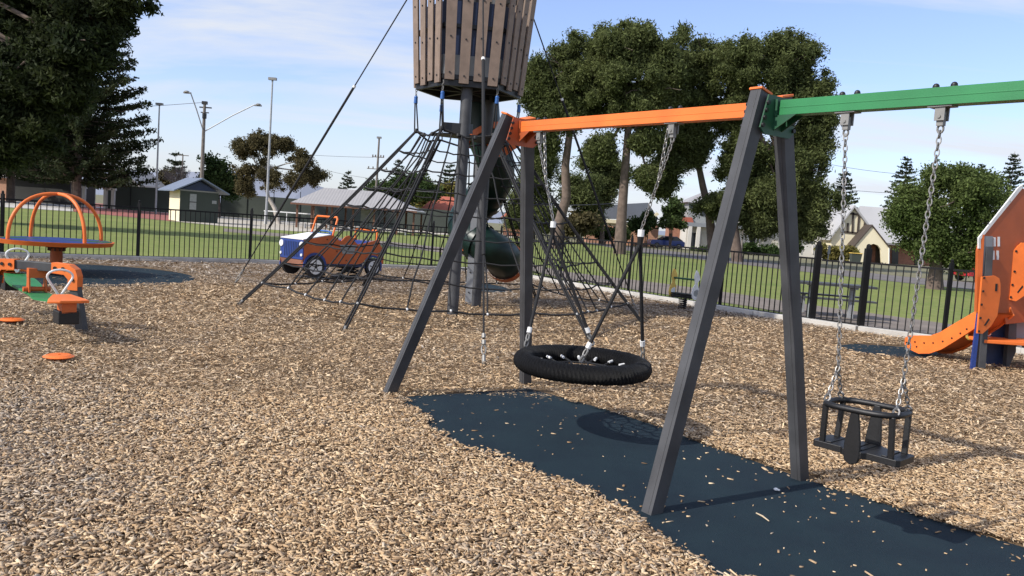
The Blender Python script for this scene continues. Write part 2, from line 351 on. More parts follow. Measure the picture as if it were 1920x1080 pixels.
# playground outline: fence line (outside the kerb)
LP = [G(3, 481), G(258, 488), G(468, 493), G(655, 500), G(808, 505), G(935, 510)]
d0 = (LP[1] - LP[0]).normalized(); LP = [LP[0] - d0 * 2.92 * k for k in (3, 2, 1)] + LP
RP = [LP[-1], G(1050, 532), G(1177, 553), G(1320, 576), G(1420, 592), G(1521, 607), G(1612, 621), G(1768, 641), G(1920, 664)]
d1 = (RP[-1] - RP[-2]).normalized(); RP = RP + [RP[-1] + d1 * 2.4 * k for k in (1, 2, 3)]
outline = LP + RP[1:]
sheet('woodchip_area', [p[:2] for p in outline] + [(16, 1), (16, -4), (-24, -4)], 0.0, M['chipbed'])
# kerb
def kerb(pts, name):
    b = MB()
    for a, c in zip(pts[:-1], pts[1:]):
        d = (c - a).normalized(); n = V((d.y, -d.x, 0))   # towards playground
        b.bar(a + n * 0.10 + V((0, 0, 0.02)), c + n * 0.10 + V((0, 0, 0.02)) , 0.16, 0.18)
    o = b.build(name, M['concrete'], bevel=0.008); tag(o, kind='structure')
kerb(outline, 'kerb')
def wob(pts, amp, step, seed):
    rnd = random.Random(seed); out = []
    for i, a in enumerate(pts):
        c = pts[(i + 1) % len(pts)]; n = max(1, int((c - a).length / step))
        for k in range(n):
            p = a.lerp(c, k / n); out.append(V((p.x + rnd.uniform(-amp, amp), p.y + rnd.uniform(-amp, amp), 0)))
    return out
swing_mat = [G(738, 746), G(800, 742), G(880, 738), G(985, 728), G(1068, 750), G(1140, 770), G(1240, 803), G(1330, 838), G(1420, 868), G(1500, 897), G(1640, 940), G(1780, 985), G(1925, 1030), V((4.1, 2.6, 0)), V((2.6, 1.2, 0)), G(1480, 1180), G(1345, 1080), G(1270, 1030), G(1200, 975), G(1160, 950), G(1105, 925), G(1040, 902), G(995, 896), G(968, 878), G(915, 868), G(870, 842), G(822, 818), G(790, 780)]
sheet('rubber_surface', [p[:2] for p in swing_mat], 0.006, M['rubber'])
SPIN = G(105, 512); SPR = 2.45
spin_mat = [SPIN + V((math.cos(a) * SPR + 0.1, math.sin(a) * SPR, 0)) for a in np.linspace(0, 2 * math.pi, 40, endpoint=False)]
sheet('rubber_surface', [p[:2] for p in spin_mat], 0.006, M['rubber'])
slide_mat = [G(1562, 650), G(1600, 645), G(1650, 648), G(1720, 653), G(1770, 664), G(1740, 671), G(1690, 671), G(1620, 664)]
sheet('rubber_surface', [p[:2] for p in slide_mat], 0.006, M['rubber'])
tube_mat = [G(862, 535), G(900, 530), G(945, 538), G(962, 547), G(930, 549), G(880, 546)]
sheet('rubber_surface', [p[:2] for p in tube_mat], 0.006, M['rubber'])
MATPOLYS = [swing_mat, spin_mat, slide_mat, tube_mat]

# ------------------------------------------------------------------ wood chips (stuff)
def inside(poly, X, Y):
    xs = np.array([p[0] for p in poly]); ys = np.array([p[1] for p in poly]); r = np.zeros(X.shape, bool); j = len(xs) - 1
    for i in range(len(xs)):
        c = ((ys[i] > Y) != (ys[j] > Y)) & (X < (xs[j] - xs[i]) * (Y - ys[i]) / (ys[j] - ys[i] + 1e-12) + xs[i]); r ^= c; j = i
    return r
def vnoise(X, Y, s, seed):
    rg = np.random.RandomState(seed); T = rg.rand(64, 64); x = X * s; y = Y * s; xi = np.floor(x).astype(int); yi = np.floor(y).astype(int); fx = x - xi; fy = y - yi
    fx = fx * fx * (3 - 2 * fx); fy = fy * fy * (3 - 2 * fy)
    g = lambda a, c: T[a % 64, c % 64]
    return (g(xi, yi) * (1 - fx) + g(xi + 1, yi) * fx) * (1 - fy) + (g(xi, yi + 1) * (1 - fx) + g(xi + 1, yi + 1) * fx) * fy
def make_chips():
    rg = np.random.RandomState(3)
    zones = [(1.2, 3.2, 7200, .92), (3.2, 5.0, 6400, .92), (5.0, 7.5, 4600, .94), (7.5, 11, 2700, 1.05), (11, 17, 1250, 1.35), (17, 26, 420, 1.8)]
    AX = []; AY = []; AS = []
    for y0, y1, dens, sc in zones:
        hw = 0.66 * y1 + (2.4 if y1 < 8 else 1.4); A = 2 * hw * (y1 - y0); n = int(A * dens * 0.9)
        X = rg.uniform(-hw, hw, n); Y = rg.uniform(y0, y1, n); k = np.abs(X) < 0.66 * Y + (2.3 if y1 < 8 else 1.2)
        AX.append(X[k]); AY.append(Y[k]); AS.append(np.full(k.sum(), sc))
    X = np.concatenate(AX); Y = np.concatenate(AY); S = np.concatenate(AS)
    keep = inside([p for p in outline] + [(16, 1), (16, -4), (-24, -4)], X, Y + 0.28)
    X = X[keep]; Y = Y[keep]; S = S[keep]
    jx = X + (vnoise(X, Y, 5.0, 1) - 0.5) * 0.22 + rg.normal(0, 0.018, len(X)); jy = Y + (vnoise(X, Y, 5.0, 2) - 0.5) * 0.22 + rg.normal(0, 0.018, len(X))
    onmat = np.zeros(len(X), bool)
    for pm in MATPOLYS: onmat |= inside(pm, jx, jy)
    # sparse litter on the rubber, thicker near the far-left leg
    d1 = np.hypot(X - 0.0, Y - 7.6); d2 = np.hypot(X - 2.05, Y - 5.05)
    p = 0.0045 + 0.022 * np.exp(-(d2 / 0.28) ** 2) + 0.02 * (vnoise(X, Y, 1.3, 5) > 0.75) * 0.4
    p = p + 0.5 * np.exp(-(((X + 0.15) / 0.6) ** 2 + ((Y - 7.55) / 0.22) ** 2))
    p = np.where(Y > 9, 0.05, p)
    ed = np.full(len(X), 9.0); sm = np.where(onmat & (Y < 9))[0]
    for a_, c_ in zip(swing_mat, swing_mat[1:] + swing_mat[:1]):
        ab = np.array([c_[0] - a_[0], c_[1] - a_[1]]); q = np.stack([X[sm] - a_[0], Y[sm] - a_[1]], 1); t_ = np.clip(q @ ab / (ab @ ab), 0, 1); ed[sm] = np.minimum(ed[sm], np.hypot(*(q - t_[:, None] * ab).T))
    p = p + .16 * np.exp(-(ed / .05) ** 2) * vnoise(X, Y, 3.0, 21) + .010 * np.exp(-ed / .22)
    keep = (~onmat) | (rg.rand(len(X)) < p); X = X[keep]; Y = Y[keep]; S = S[keep]; onmat = onmat[keep]
    # leg holes: none needed
    n = len(X)
    Ln = rg.gamma(3.2, 0.0092, n).clip(0.010, 0.075) * S
    kind = rg.rand(n); Ln = np.where(kind < .05, Ln * 1.45, np.where(kind > .68, Ln * .6, Ln))
    W = np.minimum(Ln, .036 * S) * rg.uniform(0.28, 0.60, n); W = np.where((kind > .05) & (kind < .22), W * .45, np.where(kind < .05, W * 1.35, W)); T = rg.uniform(0.0012, 0.0034, n)
    az = rg.uniform(0, 2 * math.pi, n); t1 = rg.normal(0, 0.22, n); t2 = rg.normal(0, 0.30, n)
    t1 = np.where(onmat, t1 * 0.1, t1); t2 = np.where(onmat, t2 * 0.1, t2); Ln = np.where(onmat, Ln * 0.8, Ln)
    hump = 0.030 * vnoise(X, Y, 1.1, 8) + 0.012 * vnoise(X, Y, 3.5, 9)
    Z = rg.uniform(0.002, 0.02, n) + hump; Z = np.where(onmat, 0.010, Z)
    ca, sa = np.cos(az), np.sin(az); ax = np.stack([ca * np.cos(t1), sa * np.cos(t1), np.sin(t1)], 1)
    sd_ = np.stack([-sa * np.cos(t2), ca * np.cos(t2), np.sin(t2)], 1); nm = np.cross(ax, sd_)
    C = np.stack([X, Y, Z], 1); a = ax * Ln[:, None] / 2; s = sd_ * W[:, None] / 2; t = nm * T[:, None]
    k1 = rg.uniform(0.35, 1, n)[:, None]; k2 = rg.uniform(0.35, 1, n)[:, None]; k3 = rg.uniform(-.3, .3, n)[:, None]
    c0 = C - a - s * k1; c1 = C + a * (1 + k3) - s * k2; c2 = C + a + s * k1; c3 = C - a * (1 - k3) + s * k2
    near = Y < 6.5
    grey_mix = 0.06 + 0.5 * np.clip((vnoise(X, Y, 0.8, 11) - 0.55) * 2.5, 0, 1) * vnoise(X, Y, 2.6, 15) + 0.28 * np.clip((-X - 0.9 * (Y - 1.0) * 0.5 + 0.2) / 2.2, 0, 1) + 0.25 * (vnoise(X, Y, 1.7, 12) - 0.3)
    grey_mix = grey_mix + 0.9 * np.clip((Y - 14.2 - 1.6 * vnoise(X, Y, 0.9, 13)) / 2.0, 0, 1) + rg.normal(0, 0.28, n)
    grey_mix = np.clip(grey_mix, 0, 1)
    # far chips: single faces with a thickness edge left out; near chips: closed slabs (top + 4 sides)
    idx = np.arange(n); V1 = np.stack([c0, c1, c2, c3], 1)
    nn = near.sum(); top = V1[near] + t[near][:, None, :]; bot = V1[near] - t[near][:, None, :]
    VV = np.concatenate([np.concatenate([top, bot], 1).reshape(-1, 3), V1[~near].reshape(-1, 3)])
    base = (np.arange(nn) * 8)[:, None]
    fq = [np.array([0, 1, 2, 3]), np.array([4, 5, 1, 0]), np.array([5, 6, 2, 1]), np.array([6, 7, 3, 2]), np.array([7, 4, 0, 3])]
    Fa = np.concatenate([base + q for q in fq]); fb = nn * 8 + np.arange((~near).sum() * 4).reshape(-1, 4)
    FF = np.concatenate([Fa, fb]).astype(np.int32)
    va = np.concatenate([np.repeat(grey_mix[near], 8), np.repeat(grey_mix[~near], 4)]).astype(np.float32)
    me = bpy.data.meshes.new('wood_chips'); me.vertices.add(len(VV)); me.vertices.foreach_set('co', VV.reshape(-1).astype(np.float32))
    me.loops.add(FF.size); me.loops.foreach_set('vertex_index', FF.reshape(-1)); me.polygons.add(len(FF))
    me.polygons.foreach_set('loop_start', np.arange(0, FF.size, 4, dtype=np.int32)); me.polygons.foreach_set('loop_total', np.full(len(FF), 4, dtype=np.int32))
    me.update(calc_edges=True)
    at = me.attributes.new('age', 'FLOAT', 'POINT'); at.data.foreach_set('value', va)
    me.materials.append(M['chips']); o = bpy.data.objects.new('wood_chips', me); COL.objects.link(o); tag(o, kind='stuff')
    print('chips', n, 'faces', len(FF))
make_chips()

# two bits of litter on the rubber
p = G(1455, 919, 0.012)
b = MB(); b.sphere(p + V((0, 0, 0.006)), 0.016, 7, 4, sz=0.6); b.sphere(p + V((0.014, -0.006, 0.004)), 0.011, 6, 4, sz=0.6)
tag(b.build('scrap', M['white']), 'small crumpled white scrap lying on the dark rubber surface near the far swing leg', 'litter')
p = G(1418, 962, 0.016); q = G(1442, 977, 0.016)
b = MB(); b.tube([p, (p + q) / 2 + V((0, .004, .004)), q], [.004, .005, .003], 6)
tag(b.build('stick', mat('bare_stick', (0.5, 0.4, 0.27), 0.8)), 'thin pale wooden stick lying on the dark rubber between the near swing legs', 'stick')

# ------------------------------------------------------------------ SWING FRAME
A1 = V((1.49, 4.93, 0)); U = V((-0.59, 0.81, 0)).normalized(); W_ = V((0.81, 0.59, 0)).normalized()
def bz(t): return 2.405 + 0.0135 * t
def BP(t, dz=0.0): return A1 + U * t + V((0, 0, bz(t) + dz))
Z = V((0, 0, 1))
sf = thing('swing_frame', 'large charcoal A-frame swing set with an orange and a green crossbeam on dark rubber', 'swing frame', A1)
def here(o, root):
    o.parent = root
    o.matrix_parent_inverse = Matrix.Translation(root.location).inverted() if root.rotation_euler.z == 0 else root.matrix_basis.inverted()
    return o
def leg(foot, top):
    b = MB(); b.bar(foot - (top - foot).normalized() * 0.03, top, 0.078, 0.096, side=U)
    d = (top - foot).normalized(); n2 = d.cross(U).normalized()
    # two shallow ribs down the outer faces
    for sgn in (-1, 1):
        b.bar(foot + n2 * sgn * 0.049 - U * 0.012, top + n2 * sgn * 0.049 - U * 0.012, 0.008, 0.003, side=U)
    o = b.build('leg', M['charcoal'], bevel=0.006); here(o, sf); return o
F1 = G(1222, 962); F2 = G(1500, 899); F3 = G(730, 738); F4 = G(985, 722)
def topz(t): return bz(t) + 0.085
for foot, t, s in ((F1, 0, -1), (F2, 0, 1), (F3, 2.62, -1), (F4, 2.62, 1), (F1 - U * 3.2, -2.62, -1), (F2 - U * 3.2, -2.62, 1)):
    tp = A1 + U * t + W_ * (0.105 * s) + V((0, 0, topz(t))); 
    leg(foot, tp)
    b = MB(); ax = (tp - foot).normalized(); b.bar(tp + ax * 0.001, tp + ax * 0.016, 0.092, 0.112, side=U)
    o = b.build('end_cap', M['orange'], bevel=0.003); here(o, sf); o['label'] = 'orange cap on a leg top'
def crossbeam(t0, t1, m, lab):
    b = MB(); b.bar(BP(t0), BP(t1), 0.085, 0.088); b.bar(BP(t0) - W_ * 0.0432, BP(t1) - W_ * 0.0432, 0.002, 0.006)
    o = b.build('crossbeam', m, bevel=0.006); here(o, sf); o['label'] = lab
crossbeam(0.055, 2.58, M['orange'], 'orange crossbeam over the basket swing')
crossbeam(-0.10, -2.58, M['green'], 'green crossbeam over the toddler swing')
def bracket(t, sgn, m, m2, lab, q=1.0):
    """plate across the leg tops on one side of the A frame; sgn along U"""
    c = BP(t) + U * 0.0; off = U * sgn * 0.058; b = MB()
    pts = [c + off + W_ * x * q + Z * z * q for x, z in ((-0.11, 0.07), (0.11, 0.07), (0.165, -0.13), (0.12, -0.165), (-0.12, -0.165), (-0.165, -0.13))]
    b.prism(pts, U * sgn * 0.010)
    # gusset under the beam
    g0 = c + U * sgn * 0.068
    for sx in (-0.043, 0.036):
        b.prism([g0 + W_ * sx + Z * -0.046, g0 + W_ * sx + U * sgn * 0.15 * q + Z * -0.046, g0 + W_ * sx + Z * -(.046 + .089 * q * q)], W_ * 0.008)
    b.bar(g0 + U * sgn * 0.002 + Z * 0.0, g0 + U * sgn * 0.02 + Z * 0.0, 0.10, 0.10)
    for x, z in ((-.118, .02), (-.128, -.025), (-.14, -.07), (-.15, -.115), (.118, .02), (.128, -.025), (.14, -.07), (.15, -.115)):
        p = c + off + U * sgn * 0.010 + W_ * x + Z * z; b.cyl(p, p + U * sgn * 0.014, 0.013, 8, k=1)
    o = b.build('bracket', [m, m2], bevel=0.0); here(o, sf); o['label'] = lab
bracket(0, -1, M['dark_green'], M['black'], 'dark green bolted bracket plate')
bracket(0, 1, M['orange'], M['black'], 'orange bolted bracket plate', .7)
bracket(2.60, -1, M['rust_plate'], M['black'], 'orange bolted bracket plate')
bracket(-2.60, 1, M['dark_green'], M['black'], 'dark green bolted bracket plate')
def hanger(t):
    b = MB(); c = BP(t, -0.044)
    b.bar(c - U * 0.06 + Z * -0.004, c + U * 0.06 + Z * -0.004, 0.07, 0.008)
    for s in (-1, 1): b.bar(c + W_ * 0.022 * s + Z * -0.008, c + W_ * 0.022 * s + Z * -0.075, 0.05, 0.008, side=U)
    b.bar(c + Z * -0.03, c + Z * -0.10, 0.034, 0.030, side=U)
    b.cyl(c - W_ * 0.032 + Z * -0.055, c + W_ * 0.032 + Z * -0.055, 0.009, 8)
    b.link(c + Z * -0.115, Z, U, 0.04, 0.03, 0.006)
    o = b.build('hanger', M['dull_steel']); here(o, sf)
    for s in (-0.045, 0.045):
        q = BP(t, 0.044) + U * s; b2 = MB(); b2.cyl(q, q + Z * 0.012, 0.017, 10); b2.sphere(q + Z * 0.012, 0.017, 10, 5)
        o2 = b2.build('bolt_cap', M['black'], smooth=True); here(o2, sf)
    return BP(t, -0.17)
TT = [-0.52, -1.04]; BT = [2.28, 0.78]
top_t = [hanger(t) for t in TT]; top_b = [hanger(t) for t in BT]

# ------------------------------------------------------------------ TODDLER SWING
TSC = V((1.96, 4.25, 0)); X1 = V((0.68, -0.735, 0)).normalized(); Y1 = V((0.735, 0.68, 0)).normalized()
ts = thing('toddler_swing', 'black toddler bucket swing seat hanging from two chains under the green crossbeam', 'swing', TSC + V((0, 0, 0.5)))
ZB = 0.515
def tp(x, y, z): return TSC + X1 * x + Y1 * y + Z * z
# board with centre notch
b = MB(); b.prism([tp(x, y, ZB - 0.018) for x, y in ((-.22, -.11), (-.07, -.11), (-.05, -.135), (.05, -.135), (.07, -.11), (.22, -.11), (.235, -.09), (.235, .09), (.22, .11), (.07, .11), (.05, .135), (-.05, .135), (-.07, .11), (-.22, .11), (-.235, .09), (-.235, -.09))], Z * 0.036)
for x in (-.15, -.02, .02, .15): b.box(tp(x, 0, ZB + 0.021), (0.03, 0.18, 0.006), math.atan2(X1.y, X1.x))
here(b.build('seat_board', M['black'], bevel=0.006), ts)
ring = []
for i in range(40):
    a = 2 * math.pi * i / 40; c, s_ = math.cos(a), math.sin(a)
    ring.append(tp(math.copysign(abs(c) ** 0.65, c) * 0.20, math.copysign(abs(s_) ** 0.65, s_) * 0.145, ZB + 0.235 + 0.006 * c))
b = MB(); b.tube(ring, 0.0165, 10, closed=True); here(b.build('grab_ring', M['black'], smooth=True), ts)
for sx in (-1, 1):
    for sy in (-1, 1):
        b = MB(); b.bar(tp(.185 * sx, .088 * sy, ZB + .015), tp(.178 * sx, .105 * sy, ZB + .235), 0.030, 0.024, side=X1); here(b.build('upright', M['black'], bevel=0.005), ts)
for sy in (-1, 1):
    pr = [(-.018, .235), (.018, .235), (.03, .16), (.042, .06), (.045, -.01), (.035, -.045), (0, -.06), (-.035, -.045), (-.045, -.01), (-.042, .06), (-.03, .16)]
    b = MB(); b.prism([tp(x, sy * (.128 + .012 * max(0, z) / .235) - .011, ZB + z) for x, z in pr], Y1 * 0.022)
    here(b.build('guard_flap', M['black'], bevel=0.006), ts)
for k, (sx, top) in enumerate(((-1, top_t[0]), (1, top_t[1]))):
    j = tp(sx * 0.165, 0, ZB + 0.235).lerp(top, 0.13); b = MB(); b.chain(j, top, 0.031, 0.022, 0.0038)
    for sy in (-1, 1):
        e = tp(sx * 0.185, sy * 0.085, ZB + 0.25); b.chain(e + (j - e) * 0.12, j, 0.029, 0.021, 0.0036)
        b.link(e + (j - e) * 0.05, (j - e).normalized(), X1, 0.04, 0.03, 0.006)
    here(b.build('chain', M['steel']), ts)

# ------------------------------------------------------------------ BASKET SWING
RC = V((0.59, 6.15, 0.555))
bs = thing('basket_swing', 'round black rope-bound basket nest swing hanging under the orange crossbeam', 'swing', RC)
R1, R2 = 0.462, 0.076
vs_, fs_, uvs = [], [], []
n1, n2 = 420, 26
for i in range(n1):
    a = 2 * math.pi * i / n1
    for j in range(n2):
        c = 2 * math.pi * j / n2; r2 = R2 * (0.94 + 0.085 * abs(math.sin(52 * a + 2.0 * c)) * (1 + .25 * math.sin(23 * a + 5 * c))); rr = R1 + r2 * math.cos(c); vs_.append(V((rr * math.cos(a), rr * math.sin(a), r2 * math.sin(c) * 0.95)))
for i in range(n1):
    for j in range(n2): fs_.append((i * n2 + j, ((i + 1) % n1) * n2 + j, ((i + 1) % n1) * n2 + (j + 1) % n2, i * n2 + (j + 1) % n2))
b = MB(); b.add(vs_, fs_); o = b.build('ring', M['weave'], bs, smooth=True)
uvl = o.data.uv_layers.new(name='UVMap'); k = 0
for i in range(n1):
    for j in range(n2):
        for (ii, jj) in ((i, j), (i + 1, j), (i + 1, j + 1), (i, j + 1)): uvl.data[k].uv = (ii / n1 * 7.0, jj / n2); k += 1
# net inside
b = MB(); rn_ = R1 - R2 + 0.02; n = 16
IN = [V((math.cos(2 * math.pi * i / n) * rn_, math.sin(2 * math.pi * i / n) * rn_, 0)) for i in range(n)]
lev = [(0.27, 12, -0.035), (0.155, 8, -0.05), (0.055, 6, -0.055)]; prev = IN
for rad, m_, z_ in lev:
    cur = [V((math.cos(2 * math.pi * (i + .5) / m_) * rad, math.sin(2 * math.pi * (i + .5) / m_) * rad, z_)) for i in range(m_)]
    b.tube(cur + [cur[0]], 0.0085, 6)
    for i, p in enumerate(prev):
        q = min(cur, key=lambda c: (c - p).length); b.tube([p, q], 0.0085, 6)
    prev = cur
b.build('net', M['rope'], bs)
for p in IN:
    d = p.normalized(); b = MB(); b.cyl(p - d * 0.075 + Z * -0.012, p - d * 0.03 + Z * -0.005, 0.011, 8); b.build('net_ferrule', M['white'], bs)
ang0 = math.atan2(U.y, U.x)
for hi, (top, angs) in enumerate(((top_b[0], (R(42), R(-52))), (top_b[1], (R(180 - 44), R(180 + 44))))):
    ends = [V((math.cos(ang0 + a) * (R1 - 0.0), math.sin(ang0 + a) * (R1 - 0.0), R2 * 0.95)) for a in angs]
    topl = top - RC; mid = (ends[0] + ends[1]) / 2; j = topl.lerp(V((mid.x * 0.55 + topl.x * 0.45, mid.y * 0.55 + topl.y * 0.45, topl.z - 0.62)), 1.0)
    b = MB(); b.chain(j, topl, 0.034, 0.022, 0.0040)
    # spare safety chain loop
    off = U * (-0.05 if hi == 0 else 0.045); b.chain(topl + off + Z * 0.12, j + (topl - j) * 0.55, 0.034, 0.022, 0.0036)
    b.build('chain', M['steel'], bs)
    b = MB(); b.cyl(j, j - Z * 0.05, 0.024, 10); b.build('ferrule', M['white'], bs)
    b = MB(); b.cyl(j - Z * 0.05, j - Z * 0.11, 0.026, 10, 0.018); b.build('splitter', M['black'], bs)
    for e in ends:
        s0 = j - Z * 0.10; b = MB(); e2 = e + (s0 - e).normalized() * 0.13; b.tube([s0, e2], 0.0135, 8); b.build('rope', M['rope'], bs)
        b = MB(); b.cyl(e2, e2 + (s0 - e).normalized() * 0.045, 0.020, 10); b.build('ferrule', M['white'], bs)
        b = MB(); dd = (s0 - e).normalized(); b.link(e + dd * 0.095, dd, U, 0.065, 0.034, 0.007); b.link(e + dd * 0.045, dd, W_, 0.06, 0.034, 0.007); b.build('shackle', M['dull_steel'], bs)

# ------------------------------------------------------------------ CLIMBING TOWER
TC = V((-1.0, 14.1, 0)); HEX = [6, 66, 126, 186, 246, 306]
def hx(r, i, z, da=0): a = R(HEX[i % 6] + da); return TC + V((math.cos(a) * r, math.sin(a) * r, z))
tw = thing('climbing_tower', 'tall climbing tower with brown slatted crow nest, black rope net and green tube slide', 'climbing tower', TC)
def tpart(b, name, m, **kw): return here(b.build(name, m, **kw), tw)
# posts
b = MB(); b.cyl(G(848, 592), V((D(876, 165, 13.5).x, 13.5, 3.88)), 0.095, 20); tpart(b, 'post', M['charcoal'], smooth=True)
b = MB(); b.cyl(TC + V((0.35, 0.75, 0)), TC + V((0.35, 0.75, 7.0)), 0.09, 16); tpart(b, 'post', M['charcoal'], smooth=True)
b = MB(); b.cyl(TC + V((0, 0, 5.3)), TC + V((0, 0, 7.6)), 0.08, 14); b.sphere(TC + V((0, 0, 7.6)), 0.1, 10, 6); tpart(b, 'mast', M['charcoal'], smooth=True)
# grey back plank with bolts
p0 = G(886, 571); p1 = V((p0.x + 0.02, p0.y, 3.9))
b = MB(); b.bar(p0, p1, 0.30, 0.05, side=(1, 0, 0), k=0)
for k in range(10):
    for s in (-1, 1):
        q = p0.lerp(p1, 0.06 + k * 0.1) + V((0.09 * s, -0.025, 0)); b.cyl(q, q - V((0, 0.015, 0)), 0.014, 6, k=1)
tpart(b, 'support_plank', [M['grey_panel'], M['black']])
# nest: floor, inner panel, slats
b = MB(); b.prism([hx(0.93, i, 3.90) for i in range(6)], Z * 0.07); 
for i in range(6): b.bar(hx(0.9, i, 3.86), hx(0.1, i, 3.86), 0.06, 0.08)
for i in range(6): b.bar(hx(0.88, i, 3.84), hx(0.88, i + 1, 3.84), 0.06, 0.10)
tpart(b, 'nest_floor', M['black'])
for i in range(6):
    a0 = hx(0.86, i, 3.97); a1 = hx(0.86, i + 1, 3.97); c1 = hx(0.93, i + 1, 5.15); c0 = hx(0.93, i, 5.15); cen = TC + Z * 4.5
    nrm = ((a0 + a1) / 2 - cen); nrm.z = 0; nrm.normalize()
    b = MB(); b.prism([a0.lerp(a1, .04), a1.lerp(a0, .04), c1.lerp(c0, .04), c0.lerp(c1, .04)], -nrm * 0.015); o = tpart(b, 'inner_panel', M['navy'])
    b = MB(); l0 = hx(0.905, i, 3.97); l1 = hx(0.905, i + 1, 3.97); b.prism([l0, l1, l1 + Z * 0.32, l0 + Z * 0.32], -nrm * 0.02); tpart(b, 'skirting_board', M['slat_pale'])
    nsl = 4
    for k in range(nsl):
        f = (k + 0.5) / nsl; lo = hx(0.945, i, 3.88 - 0.05 * (k % 2)).lerp(hx(0.945, i + 1, 3.88 - 0.05 * (k % 2)), f); hi_ = hx(1.12, i, 6.15).lerp(hx(1.12, i + 1, 6.15), f)
        lo = lo; tang = (hx(1, i + 1, 0) - hx(1, i, 0)).normalized()
        b = MB(); wd = 0.080
        pts = [lo - tang * wd, lo + tang * wd, hi_ + tang * (wd + 0.012), hi_ - tang * (wd + 0.012)]; b.prism(pts, nrm * 0.028, k=0)
        for q in (0.05, 0.30, 0.56, 0.8):
            c_ = lo.lerp(hi_, q) + nrm * 0.028; b.cyl(c_, c_ + nrm * 0.012, 0.015, 6, k=1)
        tpart(b, 'slat', [M['slat'], M['black']])
for z_, rr in ((4.75, 0.985), (5.6, 1.05)):
    b = MB()
    for i in range(6): b.bar(hx(rr - 0.035, i, z_), hx(rr - 0.035, i + 1, z_), 0.03, 0.06)
    tpart(b, 'inner_rail', M['black'])
# crown of the net + rubber membrane platform
ZC = 3.04; CRN = [hx(0.86, i, ZC + (0.05 if i in (3, 4) else 0)) for i in range(6)]
b = MB(); b.prism([hx(0.80, i, ZC - 0.03) for i in (4, 5, 0, 1)] + [TC + V((0, 0, ZC - 0.03)), hx(0.55, 3, ZC - 0.01), hx(0.75, 4, ZC - 0.03, -25)], Z * 0.02)
b.prism([hx(0.80, 4, ZC + 0.0), hx(0.35, 4, ZC + 0.02), hx(0.55, 4, ZC + 0.02, 40), hx(0.72, 4, ZC + 0.0, 30)], Z * 0.16)
tpart(b, 'platform', M['black'])
b = MB()
for i in range(6): b.tube([CRN[i], CRN[i].lerp(CRN[(i + 1) % 6], .5) + V((0, 0, -0.10)) + (TC - CRN[i]).normalized() * 0.0, CRN[(i + 1) % 6]], 0.017, 8)
tpart(b, 'crown_rope', M['rope'])
for i in range(6):
    top = hx(0.90, i, 3.86); b = MB(); b.chain(top - Z * 0.20, top, 0.045, 0.034, 0.006); tpart(b, 'shackle_chain', M['dull_steel'])
    b = MB(); b.cyl(top - Z * 0.30, top - Z * 0.20, 0.035, 10, 0.03); b.sphere(top - Z * 0.20, 0.034, 10, 6); tpart(b, 'rope_clamp', M['clamp_blue'], smooth=True)
    b = MB()
    for s in (-1, 1): b.tube([top - Z * 0.28 + V((0.012 * s, 0, 0)), CRN[i] + V((0.03 * s, 0, 0))], 0.013, 6)
    tpart(b, 'hanging_rope', M['rope'])
b = MB()
for i in (3, 4, 5): 
    for f in (0.33, 0.66): p = CRN[i].lerp(CRN[(i + 1) % 6], f) - Z * 0.08; b.sphere(p, 0.04, 8, 5)
    b.sphere(CRN[i], 0.045, 8, 5)
tpart(b, 'rope_knots', M['black'])
ANC = {3: G(447, 571), 4: G(643, 623), 5: G(1108, 641), 0: G(1207, 609), 1: V((0.55, 17.45, 0)), 2: V((-3.25, 17.2, 0))}
def ridge(i, t): 
    a = ANC[i]; p = a.lerp(CRN[i], t); s = 4 * t * (1 - t) * 0.06; return p - Z * s
NP = 5; LV = [0.125, 0.24, 0.36, 0.47, 0.58, 0.68, 0.78, 0.89]
for i in range(6):
    j = (i + 1) % 6
    b = MB()
    dv = V((0.018, 0, 0))
    for s in (-1, 1): b.tube([ridge(i, t) + dv * s * (1 if t < .97 else .3) for t in np.linspace(0.0, 1, 9)], 0.017, 6)
    tpart(b, 'ridge_rope', M['rope'])
    b = MB(); b.cyl(ANC[i] - Z * 0.02, ANC[i] + (CRN[i] - ANC[i]).normalized() * 0.10, 0.022, 8); tpart(b, 'anchor', M['dull_steel'])
    b = MB(); rr_ = random.Random(20 + i)
    grid = []
    for li, t in enumerate(LV):
        A_ = ridge(i, t); B_ = ridge(j, t); row = []
        for k in range(NP + 1):
            f = k / NP; p = A_.lerp(B_, f); p = p - Z * (4 * f * (1 - f) * 0.06 * (1.3 - t)); pull = (TC - p); pull.z = 0; pull.normalize(); p = p + pull * 4 * f * (1 - f) * (0.10 + 0.10 * (1 - t))
            if 0 < k < NP: p = p + V((rr_.uniform(-.03, .03), rr_.uniform(-.03, .03), rr_.uniform(-.03, .03)))
            if li == 0: p.z = max(p.z, 0.24)
            row.append(p)
        grid.append(row); 
        sm = []
        for a_, c_ in zip(row[:-1], row[1:]): sm += [a_, (a_ + c_) / 2 - Z * 0.02]
        b.tube(sm + [row[-1]], 0.013 if li else 0.016, 6)
        for p in row:
            if li: b.sphere(p, 0.022, 6, 4)
    for k in range(1, NP):
        cro = CRN[i].lerp(CRN[j], k / NP) - Z * 0.07
        b.tube([g[k] for g in grid] + [cro], 0.013, 6)
    tpart(b, 'net_panel', M['rope'])
    b = MB()
    for k in range(0, NP + 1): b.sphere(grid[0][k] , 0.024, 7, 4)
    tpart(b, 'net_clips', M['white'])
